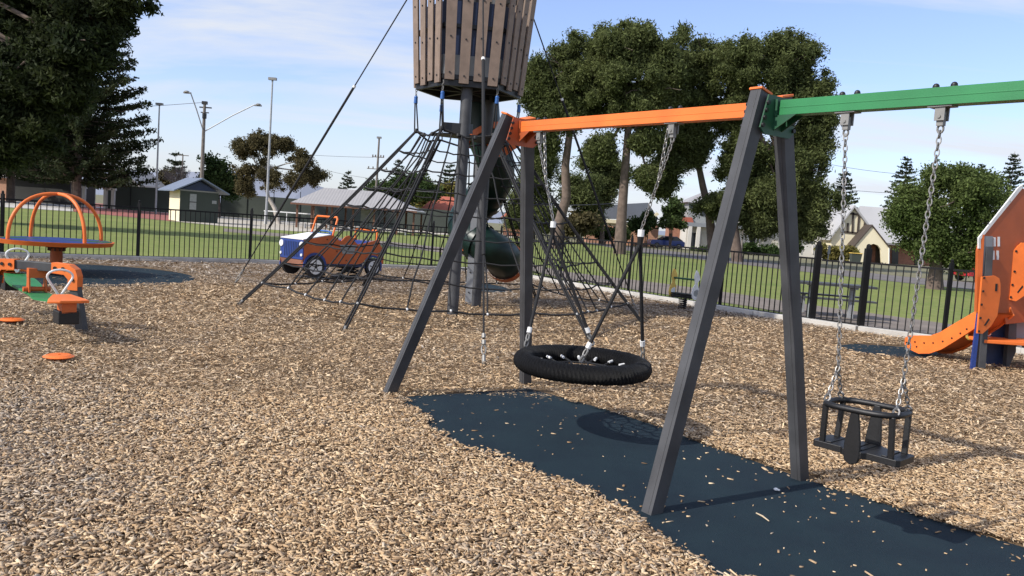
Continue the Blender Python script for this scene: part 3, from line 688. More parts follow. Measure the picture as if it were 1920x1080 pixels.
# guys from the mast
MT = TC + V((0, 0, 7.5))
for gp in (G(440, 533), G(1196, 592), G(907, 683)):
    b = MB(); d = (MT - gp); b.tube([gp.lerp(MT, 0.035), MT], 0.012, 8); b.tube([gp.lerp(MT, 0.16), gp.lerp(MT, 0.52)], 0.023, 8); tpart(b, 'guy_rope', M['rope'])
    b = MB(); b.cyl(gp, gp.lerp(MT, 0.012), 0.022, 8); q = gp.lerp(MT, 0.02); b.link(q, d.normalized(), V((1, 0, 0)), 0.12, 0.05, 0.009); b.cyl(gp.lerp(MT, .027), gp.lerp(MT, .033), 0.025, 8); b.cyl(gp.lerp(MT, .036), gp.lerp(MT, .042), 0.025, 8)
    tpart(b, 'turnbuckle', M['dull_steel'])
    b = MB(); b.cyl(gp.lerp(MT, .52), gp.lerp(MT, .525), 0.028, 8); tpart(b, 'ferrule', M['white'])
# tube slide: drops from the nest and spirals to the exit
CTL = [D(897, 160, 15.45), D(900, 200, 15.45), D(905, 240, 15.45), D(925, 290, 15.35), D(928, 335, 15.6), D(905, 375, 16.1), D(876, 408, 16.2), D(878, 440, 15.75), D(910, 462, 15.45), D(938, 478, 15.7), D(946, 492, 16.15)]
def spline(P, n):
    out = []; P = [P[0] * 2 - P[1]] + P + [P[-1] * 2 - P[-2]]
    for i in range(1, len(P) - 2):
        for k in range(n):
            t = k / n; a_, b_, c_, d_ = P[i - 1:i + 3]; out.append(0.5 * (2 * b_ + (c_ - a_) * t + (2 * a_ - 5 * b_ + 4 * c_ - d_) * t * t + (3 * b_ - a_ - 3 * c_ + d_) * t ** 3))
    return out + [P[-2]]
pts = spline(CTL, 5); n = len(pts)
TR = 0.365
b = MB(); b.tube(pts[:12], TR, 24, cap=False); b.tube(pts[11:34], TR, 24, cap=False); b.tube(pts[33:], TR, 24, cap=False); b.tube(pts[:12], TR * .95, 24, cap=False)
sl_ = tpart(b, 'tube_slide', M['tube_green'], smooth=True)
def subpart(bb, name, m, par, **kw):
    o = bb.build(name, m, **kw); o.parent = par; o.matrix_parent_inverse = (par.matrix_parent_inverse).copy() @ Matrix() if False else Matrix.Identity(4)
    return o
for k in (11, 24, 38):
    b = MB(); b.tube(pts[k:k + 2], TR + 0.035, 24, cap=False); b.tube(pts[k:k + 2], TR - 0.0, 24, cap=False)
    tpart(b, 'joint_flange', M['orange_panel'] if k == 11 else M['tube_green'], smooth=True)
b = MB(); e0 = pts[-1]; dirn = (pts[-1] - pts[-2]); dirn.z = 0; dirn.normalize()
b.tube([pts[-2], pts[-1], pts[-1] + dirn * 0.10], [TR + .03, TR + .03, TR + .05], 24, cap=False); tpart(b, 'slide_mouth', M['orange_panel'], smooth=True)
b = MB(); c_ = V((-0.30, 14.6, 3.02)); b.prism([c_ + V((-.42, 0, .12)), c_ + V((-.30, 0, -.10)), c_ + V((-.05, 0, -.26)), c_ + V((.12, 0, -.10)), c_ + V((.42, 0, .10)), c_ + V((.0, 0, .02))], V((0, .04, 0))); tpart(b, 'slide_bracket', M['orange_panel'])
b = MB(); q = D(869, 460, 15.4); b.bar(q - Z * 0.10, q + Z * 0.12, 0.14, 0.12, side=(1, 0, 0)); b.cyl(q + V((-.03, -.06, .03)), q + V((-.03, -.075, .03)), .014, 6, k=1); tpart(b, 'clamp_bracket', [M['orange'], M['black']])

# ------------------------------------------------------------------ JEEP SPRING RIDER
JC = G(641, 517)
JP = V((JC.x, 18.9, 0)) ; jang = R(180 + 50)
jp = thing('spring_jeep', 'orange and blue toy jeep spring rider with white bonnet beside the net', 'spring rider', (JP.x, JP.y, 0), jang)
JL, JW = 2.3, 0.88
# local: x forward, y left; origin mid
def jx(zx): return JL / 2 - (zx - 350) / 480 * JL
def jz(zy): return 0.32 + (425 - zy) * 0.00385
side = [(350, 270), (500, 235), (522, 240), (545, 262), (565, 268), (590, 240), (610, 233), (640, 262), (665, 285), (720, 275), (800, 250), (812, 290), (835, 310), (838, 400)]
arch_r = [(765 + 66 * math.cos(a), 425 - 66 * math.sin(a)) for a in np.linspace(0.25, math.pi - 0.25, 7)]
arch_f = [(415 + 72 * math.cos(a), 425 - 72 * math.sin(a)) for a in np.linspace(0.25, math.pi - 0.25, 7)]
poly = side + arch_r + arch_f + [(352, 395)]
def lp(zx, zy, y): return V((jx(zx), y, jz(zy)))
for sgn in (-1, 1):
    y0 = sgn * JW / 2; b = MB(); b.prism([lp(zx, zy, y0) for zx, zy in poly], V((0, -0.022 * sgn, 0)), k=0)
    for zx, zy in ((385, 290), (480, 262), (540, 330), (600, 385), (700, 300), (790, 275)):
        q = lp(zx, zy, y0); b.cyl(q, q + V((0, .012 * sgn, 0)), .016, 6, k=1)
    q = lp(620, 315, y0); b.prism([lp(555, 290, y0 + .004 * sgn), lp(660, 290, y0 + .004 * sgn), lp(640, 345, y0 + .004 * sgn), lp(575, 345, y0 + .004 * sgn)], V((0, .004 * sgn, 0)), k=2)
    b.build('side_panel', [M['orange_panel'], M['black'], M['slat_pale']], jp)
    for cx_, r_ in ((415, 62), (765, 56)):
        rad = r_ * 0.00385
        b = MB(); a_ = np.linspace(-0.1, math.pi + 0.35, 12); ro = rad * 1.34; ri = rad * 1.1; c = lp(cx_, 425, y0 + .003 * sgn)
        ring_o = [c + V((math.cos(t) * ro, 0, math.sin(t) * ro)) for t in a_]; ring_i = [c + V((math.cos(t) * ri, 0, math.sin(t) * ri)) for t in a_]
        m_ = len(a_); vv = [p for p in ring_o + ring_i] + [p + V((0, .02 * sgn, 0)) for p in ring_o + ring_i]
        ff = [(i, i + 1, m_ + i + 1, m_ + i) for i in range(m_ - 1)] + [(2 * m_ + i, 2 * m_ + i + 1, 3 * m_ + i + 1, 3 * m_ + i) for i in range(m_ - 1)] + [(i, i + 1, 2 * m_ + i + 1, 2 * m_ + i) for i in range(m_ - 1)]
        b.add(vv, ff); b.build('mudguard', M['blue'], jp)
        wh = MB(); c = lp(cx_, 425, y0); wh.cyl(c - V((0, .03 * sgn, 0)), c + V((0, .05 * sgn, 0)), rad * 1.02, 24); wo_ = wh.build('wheel', M['tyre'], jp, smooth=True)
        b = MB(); b.cyl(c + V((0, .05 * sgn, 0)), c + V((0, .058 * sgn, 0)), rad * 0.72, 20, k=0); b.cyl(c + V((0, .058 * sgn, 0)), c + V((0, .066 * sgn, 0)), rad * 0.16, 10, k=1)
        for q in range(5):
            t = 2 * math.pi * q / 5 + .3; d = V((math.cos(t), 0, math.sin(t))); b.bar(c + d * rad * .2 + V((0, .06 * sgn, 0)), c + d * rad * .5 + V((0, .06 * sgn, 0)), .006, .02, side=(0, 1, 0), k=1); b.cyl(c + d * rad * .55 + V((0, .058 * sgn, 0)), c + d * rad * .55 + V((0, .064 * sgn, 0)), .014, 6, k=1)
        b.build('rim', [M['white'], M['black']], wo_)
b = MB(); b.prism([lp(600, 425, -JW / 2 - .006), lp(480, 425, -JW / 2 - .006), lp(480, 408, -JW / 2 - .006), lp(700, 408, -JW / 2 - .006), lp(700, 425, -JW / 2 - .006)], V((0, JW + .012, 0))); b.build('floor', M['navy'], jp)
b = MB(); xf = JL / 2 + .002; b.box((xf, 0, (jz(272) + jz(385)) / 2), (.025, JW, jz(272) - jz(385)), k=0)
for k in range(9): b.box((xf + .014, -.26 + k * .065, (jz(272) + jz(385)) / 2), (.012, .022, .34), k=1)
b.build('grille', [M['blue'], M['navy']], jp)
for sgn in (-1, 1):
    b = MB(); c = V((xf + .012, sgn * .39, jz(300))); b.cyl(c, c + V((.02, 0, 0)), .075, 16); b.build('headlight', M['white'], jp)
    b = MB(); c = V((xf + .012, sgn * .40, jz(358))); b.cyl(c, c + V((.02, 0, 0)), .032, 12); b.build('indicator', M['white'], jp)
b = MB(); b.prism([V((JL / 2 + .02, -JW / 2, jz(270))), V((JL / 2 + .02, JW / 2, jz(270))), V((jx(500), JW / 2, jz(236))), V((jx(500), -JW / 2, jz(236)))], Z * .018); b.build('bonnet', M['white'], jp)
b = MB(); b.prism([V((xf, -JW / 2, jz(388))), V((xf, JW / 2, jz(388))), V((xf - .06, JW / 2, jz(425))), V((xf - .25, JW / 2, jz(440))), V((xf - .25, -JW / 2, jz(440))), V((xf - .06, -JW / 2, jz(425)))], V((.02, 0, 0))); b.build('bumper', M['brick'], jp)
wy = JW / 2 - .03; xw = jx(515)
b = MB(); b.tube([V((xw, -wy, jz(240))), V((xw - .12, -wy, jz(140))), V((xw - .13, -wy + .04, jz(128))), V((xw - .13, wy - .04, jz(128))), V((xw - .12, wy, jz(140))), V((xw, wy, jz(240)))], .024, 8); b.build('windscreen_frame', M['orange'], jp, smooth=True)
xr_ = jx(790); b = MB(); b.tube([V((xr_, -wy, jz(255))), V((xr_, -wy, jz(205))), V((xr_, -wy + .04, jz(195))), V((xr_, wy - .04, jz(195))), V((xr_, wy, jz(205))), V((xr_, wy, jz(255)))], .024, 8); b.build('roll_bar', M['orange'], jp, smooth=True)
b = MB(); b.tube([V((jx(530), -.3, jz(225))), V((jx(520), -.2, jz(215))), V((jx(520), .2, jz(215))), V((jx(530), .3, jz(225)))], .02, 8); b.box((jx(512), 0, jz(238)), (.04, JW * .92, .08)); b.build('dashboard', M['clamp_blue'], jp)
for xs_, c in ((jx(610), 'seat'), (jx(740), 'seat')):
    b = MB(); b.box((xs_, 0, jz(330)), (.34, JW * .9, .03)); b.box((xs_ - .18, 0, jz(295)), (.03, JW * .9, .22)); b.build('seat', M['blue'], jp)
for sx in (.52, -.45):
    b = MB()
    for sy in (-.25, .25):
        pts_ = [V((sx + math.cos(t) * .10, sy + math.sin(t) * .10, .02 + t / (2 * math.pi * 4) * .33)) for t in np.linspace(0, 2 * math.pi * 4, 44)]
        b.tube(pts_, .018, 6)
    b.box((sx, 0, .03), (.5, .75, .03)); b.box((sx, 0, .365), (.3, .7, .03))
    b.build('springs', M['black'], jp)

# ------------------------------------------------------------------ SPINNER (dome roundabout)
sp = thing('spinner', 'orange standing roundabout with crossed dome hoops over a round deck on dark rubber', 'roundabout', SPIN)
b = MB(); b.cyl(V((0, 0, 0)), V((0, 0, .50)), .11, 18); b.cyl(V((0, 0, .0)), V((0, 0, .03)), .20, 18); b.build('pedestal', M['orange_panel'], sp, smooth=True)
b = MB(); b.cyl(V((0, 0, .50)), V((0, 0, .57)), .17, 18, .30); 
for k in range(10): t = 2 * math.pi * k / 10; b.cyl(V((math.cos(t) * .14, math.sin(t) * .14, .44)), V((math.cos(t) * .14, math.sin(t) * .14, .50)), .018, 6)
b.build('bearing', M['timber'], sp)
b = MB(); b.cyl(V((0, 0, .57)), V((0, 0, .65)), .98, 40, 1.02); b.build('deck_rim', M['orange'], sp, smooth=True)
b = MB()
nn_ = 40
for k in range(nn_):
    t0, t1 = 2 * math.pi * k / nn_, 2 * math.pi * (k + 1) / nn_; col = 0 if (k // 10) % 2 else 1
    b.add([V((0, 0, .662)), V((math.cos(t0) * .97, math.sin(t0) * .97, .655)), V((math.cos(t1) * .97, math.sin(t1) * .97, .655))], [(0, 1, 2)], k=0 if 5 <= k < 40 and k % 20 > 3 else 1)
b.build('deck', [M['blue'], M['dark_green']], sp)
for ph in (R(-30), R(60)):
    b = MB(); pts_ = []
    for t in np.linspace(0, math.pi, 25):
        rr = .92 * math.copysign(abs(math.cos(t)) ** .85, math.cos(t)); pts_.append(V((math.cos(ph) * rr, math.sin(ph) * rr, .65 + .90 * math.sin(t) ** .9 if 0 < t < math.pi - 1e-6 else .65)))
    b.tube(pts_, .034, 10); b.build('hoop', M['orange'], sp, smooth=True)

# ------------------------------------------------------------------ SEESAW
SW = G(155, 622); SL = V((-4.94 - 1.22, SW.y + 0.15, 0)); mid = (SW + SL) / 2
ss = thing('seesaw', 'low seesaw with orange seats and green curved beam hung under a charcoal arch frame', 'seesaw', mid)
def sp_(b, name, m, **kw): return here(b.build(name, m, **kw), ss)
zt = 0.72
AL = (SW - SL).normalized()
for foot, s in ((SW, 1), (SL, -1)):
    b = MB(); b.bar(foot - AL * s * .0 - Z * .03, foot - AL * s * .12 + Z * (zt - .14), .10, .09, side=AL); sp_(b, 'leg', M['charcoal'], bevel=.006)
    c0 = foot - AL * s * .12
    b = MB(); px_ = [(.07, -.24), (.07, -.08), (.04, .0), (-.04, .05), (-.26, .06), (-.26, -.06), (-.10, -.07), (-.05, -.12), (-.05, -.24)]
    for off in (-.06, .048):
        b.prism([c0 + AL * s * x + V((0, off, zt + z)) for x, z in px_], V((0, .012, 0)), k=0)
    b.prism([c0 + AL * s * x + V((0, -.05, zt + z)) for x, z in ((.07, -.2), (.07, -.08), (.04, 0), (-.04, .05), (-.26, .06), (-.26, .052), (-.04, .042), (.03, 0), (.06, -.08), (.06, -.2))], V((0, .1, 0)), k=0)
    for x, z in ((-.21, 0), (-.11, 0), (.01, -.12)): q = c0 + AL * s * x + V((0, -.06, zt + z)); b.cyl(q, q - V((0, .014, 0)), .020, 8, k=1)
    sp_(b, 'corner_bracket', [M['orange'], M['black']])
b = MB(); b.bar(SL + AL * .2 + Z * (zt - .0), SW - AL * .2 + Z * (zt - .0), .08, .10); sp_(b, 'crossbeam', M['charcoal'], bevel=.006)
# rocking beam runs roughly along the view
PV = mid + V((0.0, 0, 0.0)); N1 = V((D(125, 572, 8.35).x, 8.35, 0)); N2 = V((D(22, 528, 10.1).x, 10.1, 0)); dr = (N1 - N2).normalized()
PV = (N1 + N2) / 2; sdv = V((-dr.y, dr.x, 0))
b = MB()
for s in (-.085, .085): b.prism([PV + sdv * (s - .008) + V((0, 0, zt - .03)) + dr * .03, PV + sdv * (s - .008) + V((0, 0, zt - .03)) - dr * .03, PV + sdv * (s - .008) - dr * .07 + Z * .42, PV + sdv * (s - .008) + dr * .07 + Z * .42], sdv * .016)
b.bar(PV - sdv * .095 + Z * .64, PV + sdv * .095 + Z * .64, .10, .11); b.cyl(PV - sdv * .14 + Z * .45, PV + sdv * .14 + Z * .45, .03, 10); sp_(b, 'pivot', M['orange_panel'])
def bp_(t):  # t -1..1 : curved beam, lower in the middle
    return PV + dr * (t * (N1 - N2).length / 2) + Z * (0.40 + 0.10 * abs(t) ** 1.5 - 0.16 * t * 0.3)
b = MB()
ts_ = np.linspace(-.88, .88, 13)
for a_, c_ in zip(ts_[:-1], ts_[1:]):
    p, q = bp_(a_), bp_(c_); wa, wb = .10 + .07 * math.sin(a_ * 3) ** 2, .10 + .07 * math.sin(c_ * 3) ** 2
    b.add([p - sdv * wa - Z * .012, p + sdv * wa - Z * .012, q + sdv * wb - Z * .012, q - sdv * wb - Z * .012, p - sdv * wa + Z * .012, p + sdv * wa + Z * .012, q + sdv * wb + Z * .012, q - sdv * wb + Z * .012], [(3, 2, 1, 0), (4, 5, 6, 7), (0, 1, 5, 4), (2, 3, 7, 6), (1, 2, 6, 5), (3, 0, 4, 7)])
sp_(b, 'rocking_beam', M['green'])
for t, s in ((.96, 1), (-.96, -1)):
    c = bp_(t); dd = dr * s
    b = MB(); b.prism([c + sdv * x + dd * y + Z * z for x, y, z in ((-.09, -.14, .03), (.09, -.14, .03), (.17, .02, .0), (.20, .12, -.01), (.10, .20, .0), (-.10, .20, .0), (-.20, .12, -.01), (-.17, .02, .0))], Z * .03); sp_(b, 'seat', M['orange'], bevel=.008)
    b = MB(); b.frame(c + dd * .06 - Z * .055, dd, sdv, Z, .09, .07, .055); sp_(b, 'seat_block', M['orange_panel'])
    b = MB(); b.frame(c + dd * .04 - Z * .16, dd, sdv, Z, .11, .10, .07); sp_(b, 'buffer', M['black'], bevel=.01)
    h0 = c - dd * .22; b = MB(); pts_ = [h0 + Z * .02] + [h0 + sdv * math.cos(a) * .125 + Z * (.24 + math.sin(a) * .075) for a in np.linspace(-.35, math.pi + .35, 13)] + [h0 + Z * .02]
    b.tube(pts_, .012, 8); sp_(b, 'handle', M['white'], smooth=True)
for (x, y, lab) in ((110, 669, 'nearer orange stepping disc set in wood chips below the seesaw leg'), (22, 600, 'farther orange stepping disc at the left edge beside the seesaw')):
    c = G(x, y, .05); t_ = thing('stepping_disc', lab, 'stepping stone', (c.x, c.y, 0), 0, 'orange stepping discs in the wood chips')
    b = MB(); b.cyl(V((0, 0, -.02)), V((0, 0, .045)), .05, 12); b.build('stem', M['charcoal'], t_)
    b = MB(); b.cyl(V((0, 0, .04)), V((0, 0, .055)), .11, 24, .135); b.cyl(V((0, 0, .055)), V((0, 0, .072)), .135, 24, .10); b.cyl(V((0, 0, .07)), V((0, 0, .078)), .012, 6); b.build('disc', M['orange'], t_)

# ------------------------------------------------------------------ ANIMAL SPRING RIDER
RD = G(1279, 579)
rd = thing('spring_rider', 'small spring rider with yellow and white bird-shaped side panels in front of the fence', 'spring rider', (RD.x, RD.y, 0), R(-38)); rd.scale = (.76, .76, .76)
duck = [(-.03, .30), (.06, .30), (.10, .45), (.12, .62), (.06, .72), (.05, .80), (.13, .90), (.10, 1.0), (.03, 1.12), (-.03, 1.16), (-.07, 1.05), (-.09, .95), (-.06, .85), (-.04, .76), (-.12, .62), (-.15, .48), (-.12, .36)]
for sx, m_ in ((-.36, M['yellow']), (.36, M['white'])):
    b = MB(); b.prism([V((sx + y * .35 + .0, y * 1.0, z)) for y, z in duck], V((.02, -.004, 0)), k=0)
    b.prism([V((sx + .021 + y * .35 * .6, y * .6 + .01, .5 + (z - .5) * .5)) for y, z in duck[:5] + duck[-3:]], V((.006, 0, 0)), k=1)
    b.prism([V((sx - .008 + y * .35 * .6, y * .6 + .01, .5 + (z - .5) * .5)) for y, z in duck[:5] + duck[-3:]], V((.006, 0, 0)), k=1)
    b.build('side_panel', [m_, M['white'] if m_ is M['yellow'] else M['slat_pale']], rd)
b = MB(); b.cyl(V((-.34, 0, .88)), V((.34, 0, .88)), .028, 10); b.build('grab_bar', M['dark_green'], rd)
b = MB()
for k in range(3): b.box((0, 0, .34 + k * .05), (.66, .30, .035))
b.build('seat', M['black'], rd)
b = MB(); b.tube([V((math.cos(t) * .11, math.sin(t) * .11, .02 + t / (10 * math.pi) * .28)) for t in np.linspace(0, 10 * math.pi, 60)], .02, 6); b.build('spring', M['black'], rd)

# ------------------------------------------------------------------ PLAYHOUSE WITH SLIDE
HB = G(1843, 694)
ph = thing('playhouse', 'orange and blue playhouse with a white-edged gable roof panel and small orange slide', 'playhouse', HB)
YH = HB.y
def hp(b, name, m, lab=None, **kw):
    o = here(b.build(name, m, **kw), ph)
    if lab: o['label'] = lab
    return o
def hpx(px, Y): return [D(x, y, Y) for x, y in px]
dY = V((0, 1, 0))
# house front side panel (orange gable wall, further back than the post), with cut window drawn as inset white frames
YB = YH + 0.40
GN = V((0.37, -0.93, 0)); GP = V((HB.x, YH + .06, 0)); CN = V((-0.93, -0.37, 0)); CP = V((HB.x, YH + .02, 0)); WD = V((0.93, 0.37, 0))
def onc(px, off=0.0):
    out = []
    for x, y in px:
        d = ray(x, y); o_ = V((0, 0, CH)); t = ((CP + WD * off) - o_).dot(CN) / d.dot(CN); out.append(o_ + d * t)
    return out
def onw(px, off=0.0):
    out = []
    for x, y in px:
        d = ray(x, y); o_ = V((0, 0, CH)); t = ((GP + GN * off) - o_).dot(GN) / d.dot(GN); out.append(o_ + d * t)
    return out
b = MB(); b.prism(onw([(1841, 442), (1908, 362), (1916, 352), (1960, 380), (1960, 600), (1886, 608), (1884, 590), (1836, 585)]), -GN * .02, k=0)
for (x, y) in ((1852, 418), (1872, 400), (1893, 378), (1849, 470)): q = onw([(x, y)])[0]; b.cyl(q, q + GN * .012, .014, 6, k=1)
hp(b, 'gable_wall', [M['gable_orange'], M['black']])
b = MB(); b.prism(onw([(1835, 446), (1910, 351), (1918, 346), (1918, 352), (1839, 449), (1839, 466), (1835, 466)], .012), -GN * .02, k=0); hp(b, 'roof_edge', M['white'], 'white roof edge trim')
b = MB(); b.prism(onw([(1846, 443), (1862, 443), (1860, 520), (1843, 518)], .016), -GN * .014); hp(b, 'window_shade', M['grey_panel'])
b = MB()
for (x0, y0, x1, y1) in ((1864, 445, 1866, 462), (1872, 444, 1874, 462), (1862, 470, 1864, 487), (1870, 470, 1872, 487)):
    b.prism(onw([(x0 - 1, y0), (x1 + 1, y0), (x1 + 1, y1), (x0 - 1, y1)], .006), -GN * .004)
hp(b, 'window_cutouts', M['white'])
b = MB(); b.prism(hpx([(1884, 585), (1887, 605), (1893, 655), (1884, 700), (1840, 700), (1846, 655)], YB + .05), dY * .04); hp(b, 'back_board', M['navy'])
b = MB(); b.prism(hpx([(1897, 390), (1912, 378), (1905, 660), (1886, 700), (1893, 600)], YH + .30), dY * .09); hp(b, 'post', M['charcoal'])
# front corner post: thin blue edge + grey face
b = MB(); b.bar(D(1838, 690, YH), D(1853, 462, YH), .10, .10, side=(1, 0, 0)); hp(b, 'post', M['charcoal'], bevel=.006)
b = MB(); b.prism(hpx([(1820, 697), (1828, 697), (1840, 585), (1834, 585)], YH - .055), dY * .04); hp(b, 'edge_board', M['blue'])
b = MB(); b.prism(hpx([(1834, 470), (1841, 440), (1846, 440), (1838, 585), (1831, 585)], YH - .06), dY * .06); hp(b, 'corner_board', M['orange_panel'])
# rounded barrier panel
b = MB(); b.prism(onw([(1842, 519), (1866, 517), (1874, 522), (1876, 532), (1876, 552), (1870, 592), (1858, 612), (1842, 626), (1833, 625)], .12), -GN * .025, k=0)
for (x, y) in ((1845, 521), (1843, 546), (1840, 571), (1838, 596), (1835, 621)): q = onw([(x, y)], .12)[0]; b.cyl(q, q + GN * .012, .016, 8, k=1)
b.prism(onw([(1867, 532), (1871, 532), (1870, 546), (1866, 546)], .125), -GN * .004, k=1); b.prism(onw([(1845, 610), (1854, 597), (1856, 599), (1848, 611)], .125), -GN * .004, k=1)
hp(b, 'barrier_panel', [M['orange'], M['black']])
b = MB(); b.prism(hpx([(1900, 470), (1916, 455), (1990, 455), (1990, 520), (1945, 540), (1920, 555), (1905, 565), (1893, 562), (1897, 520)], YH + .2), dY * .025, k=0)
for (x, y) in ((1903, 461 + 10), (1900, 509), (1896, 534), (1893, 557)): q = D(x + 2, y, YH + .2); b.cyl(q, q - dY * .012, .016, 8, k=1)
b.prism(hpx([(1907, 548), (1917, 535), (1919, 538), (1909, 550)], YH + .198), dY * .003, k=1)
hp(b, 'barrier_panel', [M['orange'], M['black']])
# deck and climbing wall
dk = [D(1845, 636, YH - .05), D(2010, 652, YH - .05)]; dk0 = dk[0]; 
b = MB(); b.box((dk0.x + .78, YH + .42, dk0.z - .03), (1.55, .95, .05)); hp(b, 'deck', M['orange'], bevel=.008)
b = MB(); b.prism(hpx([(1906, 568), (1990, 575), (1990, 680), (1904, 640)], YH + .55), dY * .04); hp(b, 'climbing_wall', M['grey_panel'])
b = MB(); b.prism(hpx([(1905, 548), (1990, 555), (1990, 580), (1903, 572)], YH + .50), dY * .04); hp(b, 'rail_panel', M['orange'])
b = MB(); b.cyl(V((HB.x + 1.65, YH + .1, 0)), V((HB.x + 1.65, YH + .1, 2.6)), .06, 14); b.cyl(V((HB.x + 1.65, YH + 1.2, 0)), V((HB.x + 1.65, YH + 1.2, 2.6)), .06, 14); hp(b, 'rear_posts', M['charcoal'])
b = MB(); c = D(1824, 603, YH + .35); b.tube([c + V((math.cos(t) * .07, .0, math.sin(t) * .11)) for t in np.linspace(0, 2 * math.pi, 17)[:-1]], .022, 8, closed=True); c2 = c - V((.01, 0, .18)); b.tube([c2 + V((math.cos(t) * .06, 0, math.sin(t) * .08)) for t in np.linspace(0, 2 * math.pi, 17)[:-1]], .022, 8, closed=True); hp(b, 'climbing_hold', M['yellow'])
# slide: two cheeks and a curved bed
YS = YH + 0.55
sd_out = [(1697, 634), (1702, 629), (1745, 629), (1762, 623), (1790, 606), (1838, 578), (1850, 571), (1858, 590), (1830, 614), (1790, 640), (1765, 655), (1742, 663), (1722, 663), (1703, 654), (1696, 645)]
SW_ = 0.46
for k in range(2):
    b = MB(); P_ = [p + WD * (SW_ * k) for p in onc(sd_out, .0)]
    b.prism(P_, WD * .025, k=0)
    for (x, y) in ((1700, 642), (1716, 641), (1707, 653), (1719, 650), (1733, 643), (1750, 643), (1768, 640), (1785, 634), (1801, 625), (1813, 617)): q = onc([(x, y)])[0] + WD * (SW_ * k); b.cyl(q, q - WD * .01, .013, 8, k=1)
    hp(b, 'slide_side', [M['orange'], M['black']])
bed = [(1703, 648), (1722, 656), (1742, 656), (1765, 648), (1792, 633), (1832, 607), (1856, 586)]
P_ = onc(bed); b = MB()
b.add([p + WD * .027 for p in P_] + [p + WD * (SW_ - .002) for p in P_] + [p + WD * .027 - Z * .02 for p in P_] + [p + WD * (SW_ - .002) - Z * .02 for p in P_],
      [(i, i + 1, 7 + i + 1, 7 + i) for i in range(6)] + [(14 + i + 1, 14 + i, 21 + i, 21 + i + 1) for i in range(6)])
hp(b, 'slide_bed', M['orange_panel'])

# ------------------------------------------------------------------ FENCE
FH = 1.40
def post(p, h=FH + .06, w=.065):
    b = MB(); b.box((p.x, p.y, h / 2), (w, w, h)); b.cyl(V((p.x, p.y, h)), V((p.x, p.y, h + .03)), w * .45, 8); b.sphere(V((p.x, p.y, h + .045)), w * .42, 8, 5); return b
def panel(p, q, z0=.10, zt=FH - .06):
    b = MB(); d = (q - p); ln = d.length; d.normalize(); a_ = math.atan2(d.y, d.x)
    for z in (z0, zt): b.bar(p + d * .035 + Z * z, q - d * .035 + Z * z, .036, .036)
    n = int(ln / .125)
    for k in range(1, n): c = p + d * (ln * k / n); b.box((c.x, c.y, (z0 + zt) / 2), (.018, .018, zt - z0 - .036), a_)
    return b
def fence(pts, label, skip_first=False):
    t = thing('fence', label, 'fence', pts[0])
    for i, p in enumerate(pts):
        if i == 0 and skip_first: continue
        here(post(p).build('post', M['fence']), t)
    for p, q in zip(pts[:-1], pts[1:]): here(panel(p, q).build('panel', M['fence']), t)
    return t
# resample right run before the gate
def resample(pts, step):
    out = [pts[0]]; acc = 0
    for a_, c_ in zip(pts[:-1], pts[1:]):
        n = max(1, round((c_ - a_).length / step))
        for k in range(1, n + 1): out.append(a_.lerp(c_, k / n))
    return out
fence(LP, 'black picket fence along the left and back of the playground behind the jeep')
rl = [RP[0], RP[0].lerp(RP[1], .5), RP[1], RP[2], RP[3].lerp(RP[4], .3), RP[5]]
fence(rl, 'black picket fence running from the back corner to the gate behind the swing', True)
gt = thing('gate', 'black picket gate between two thick posts in front of the picnic table', 'gate', RP[5])
g0, g1 = RP[5], RP[6]; gd = (g1 - g0).normalized()
for p in (g0 + gd * .0, g1): here(post(p, 1.62, .11).build('gate_post', M['fence']), gt)
here(panel(g0 + gd * .07, g1 - gd * .07, .12, FH - .08).build('gate_leaf', M['fence']), gt)
fence([RP[6], RP[7], RP[8], RP[9], RP[10], RP[11]], 'black picket fence right of the gate running behind the playhouse slide', True)

# ------------------------------------------------------------------ PICNIC TABLE
def pz(x, y, Y): return D(x, y, Y)
PT = V((7.35, 18.3, 0))
pt_ = thing('picnic_table', 'grey metal picnic table with two benches on the path outside the fence', 'picnic table', PT, R(-6))
b = MB(); b.box((0, 0, .74), (1.75, .75, .04)); 
for k in (-.25, 0, .25): b.box((0, k, .765), (1.75, .22, .012))
b.build('tabletop', M['charcoal'], pt_)
for s in (-.45, .45):
    b = MB(); b.box((s, 0, .36), (.10, .14, .72)); b.box((s, 0, .70), (.08, .6, .05)); b.build('leg', M['galv_pole'], pt_)
for s in (-.72, .72):
    b = MB(); b.box((s * .15, s, .45), (1.7, .28, .035)); bn_ = b.build('bench', M['charcoal'], pt_)
    for k in (-.55, .55): b = MB(); b.box((s * .15 + k, s, .215), (.07, .12, .43)); b.build('bench_leg', M['galv_pole'], bn_)

# ------------------------------------------------------------------ vegetation builders
def leaves(clumps, n, size, seed, shell=0.45, flat=0.0, long=1.0):
    rg = np.random.RandomState(seed); cl = np.array([list(c[0]) + list(c[1]) for c in clumps]); wts = cl[:, 3] * cl[:, 4] * cl[:, 5]; wts = wts ** 0.8; wts /= wts.sum()
    idx = rg.choice(len(cl), n, p=wts); d = rg.normal(size=(n, 3)); d /= np.linalg.norm(d, axis=1)[:, None]
    r = np.minimum(np.abs(rg.normal(0, .62, n)), rg.uniform(1.0, 1.45, n)); P = cl[idx, :3] + d * r[:, None] * cl[idx, 3:]
    a = rg.normal(size=(n, 3)); a[:, 2] *= (1 - flat); a /= np.linalg.norm(a, axis=1)[:, None]; c = rg.normal(size=(n, 3)); c = np.cross(a, c); c /= np.linalg.norm(c, axis=1)[:, None]
    s = size * rg.uniform(.6, 1.5, n)[:, None]; a = a * s * long; c = c * s * .55
    return np.stack([P - a, P - c * .9 + a * .1, P + a, P + c], 1)
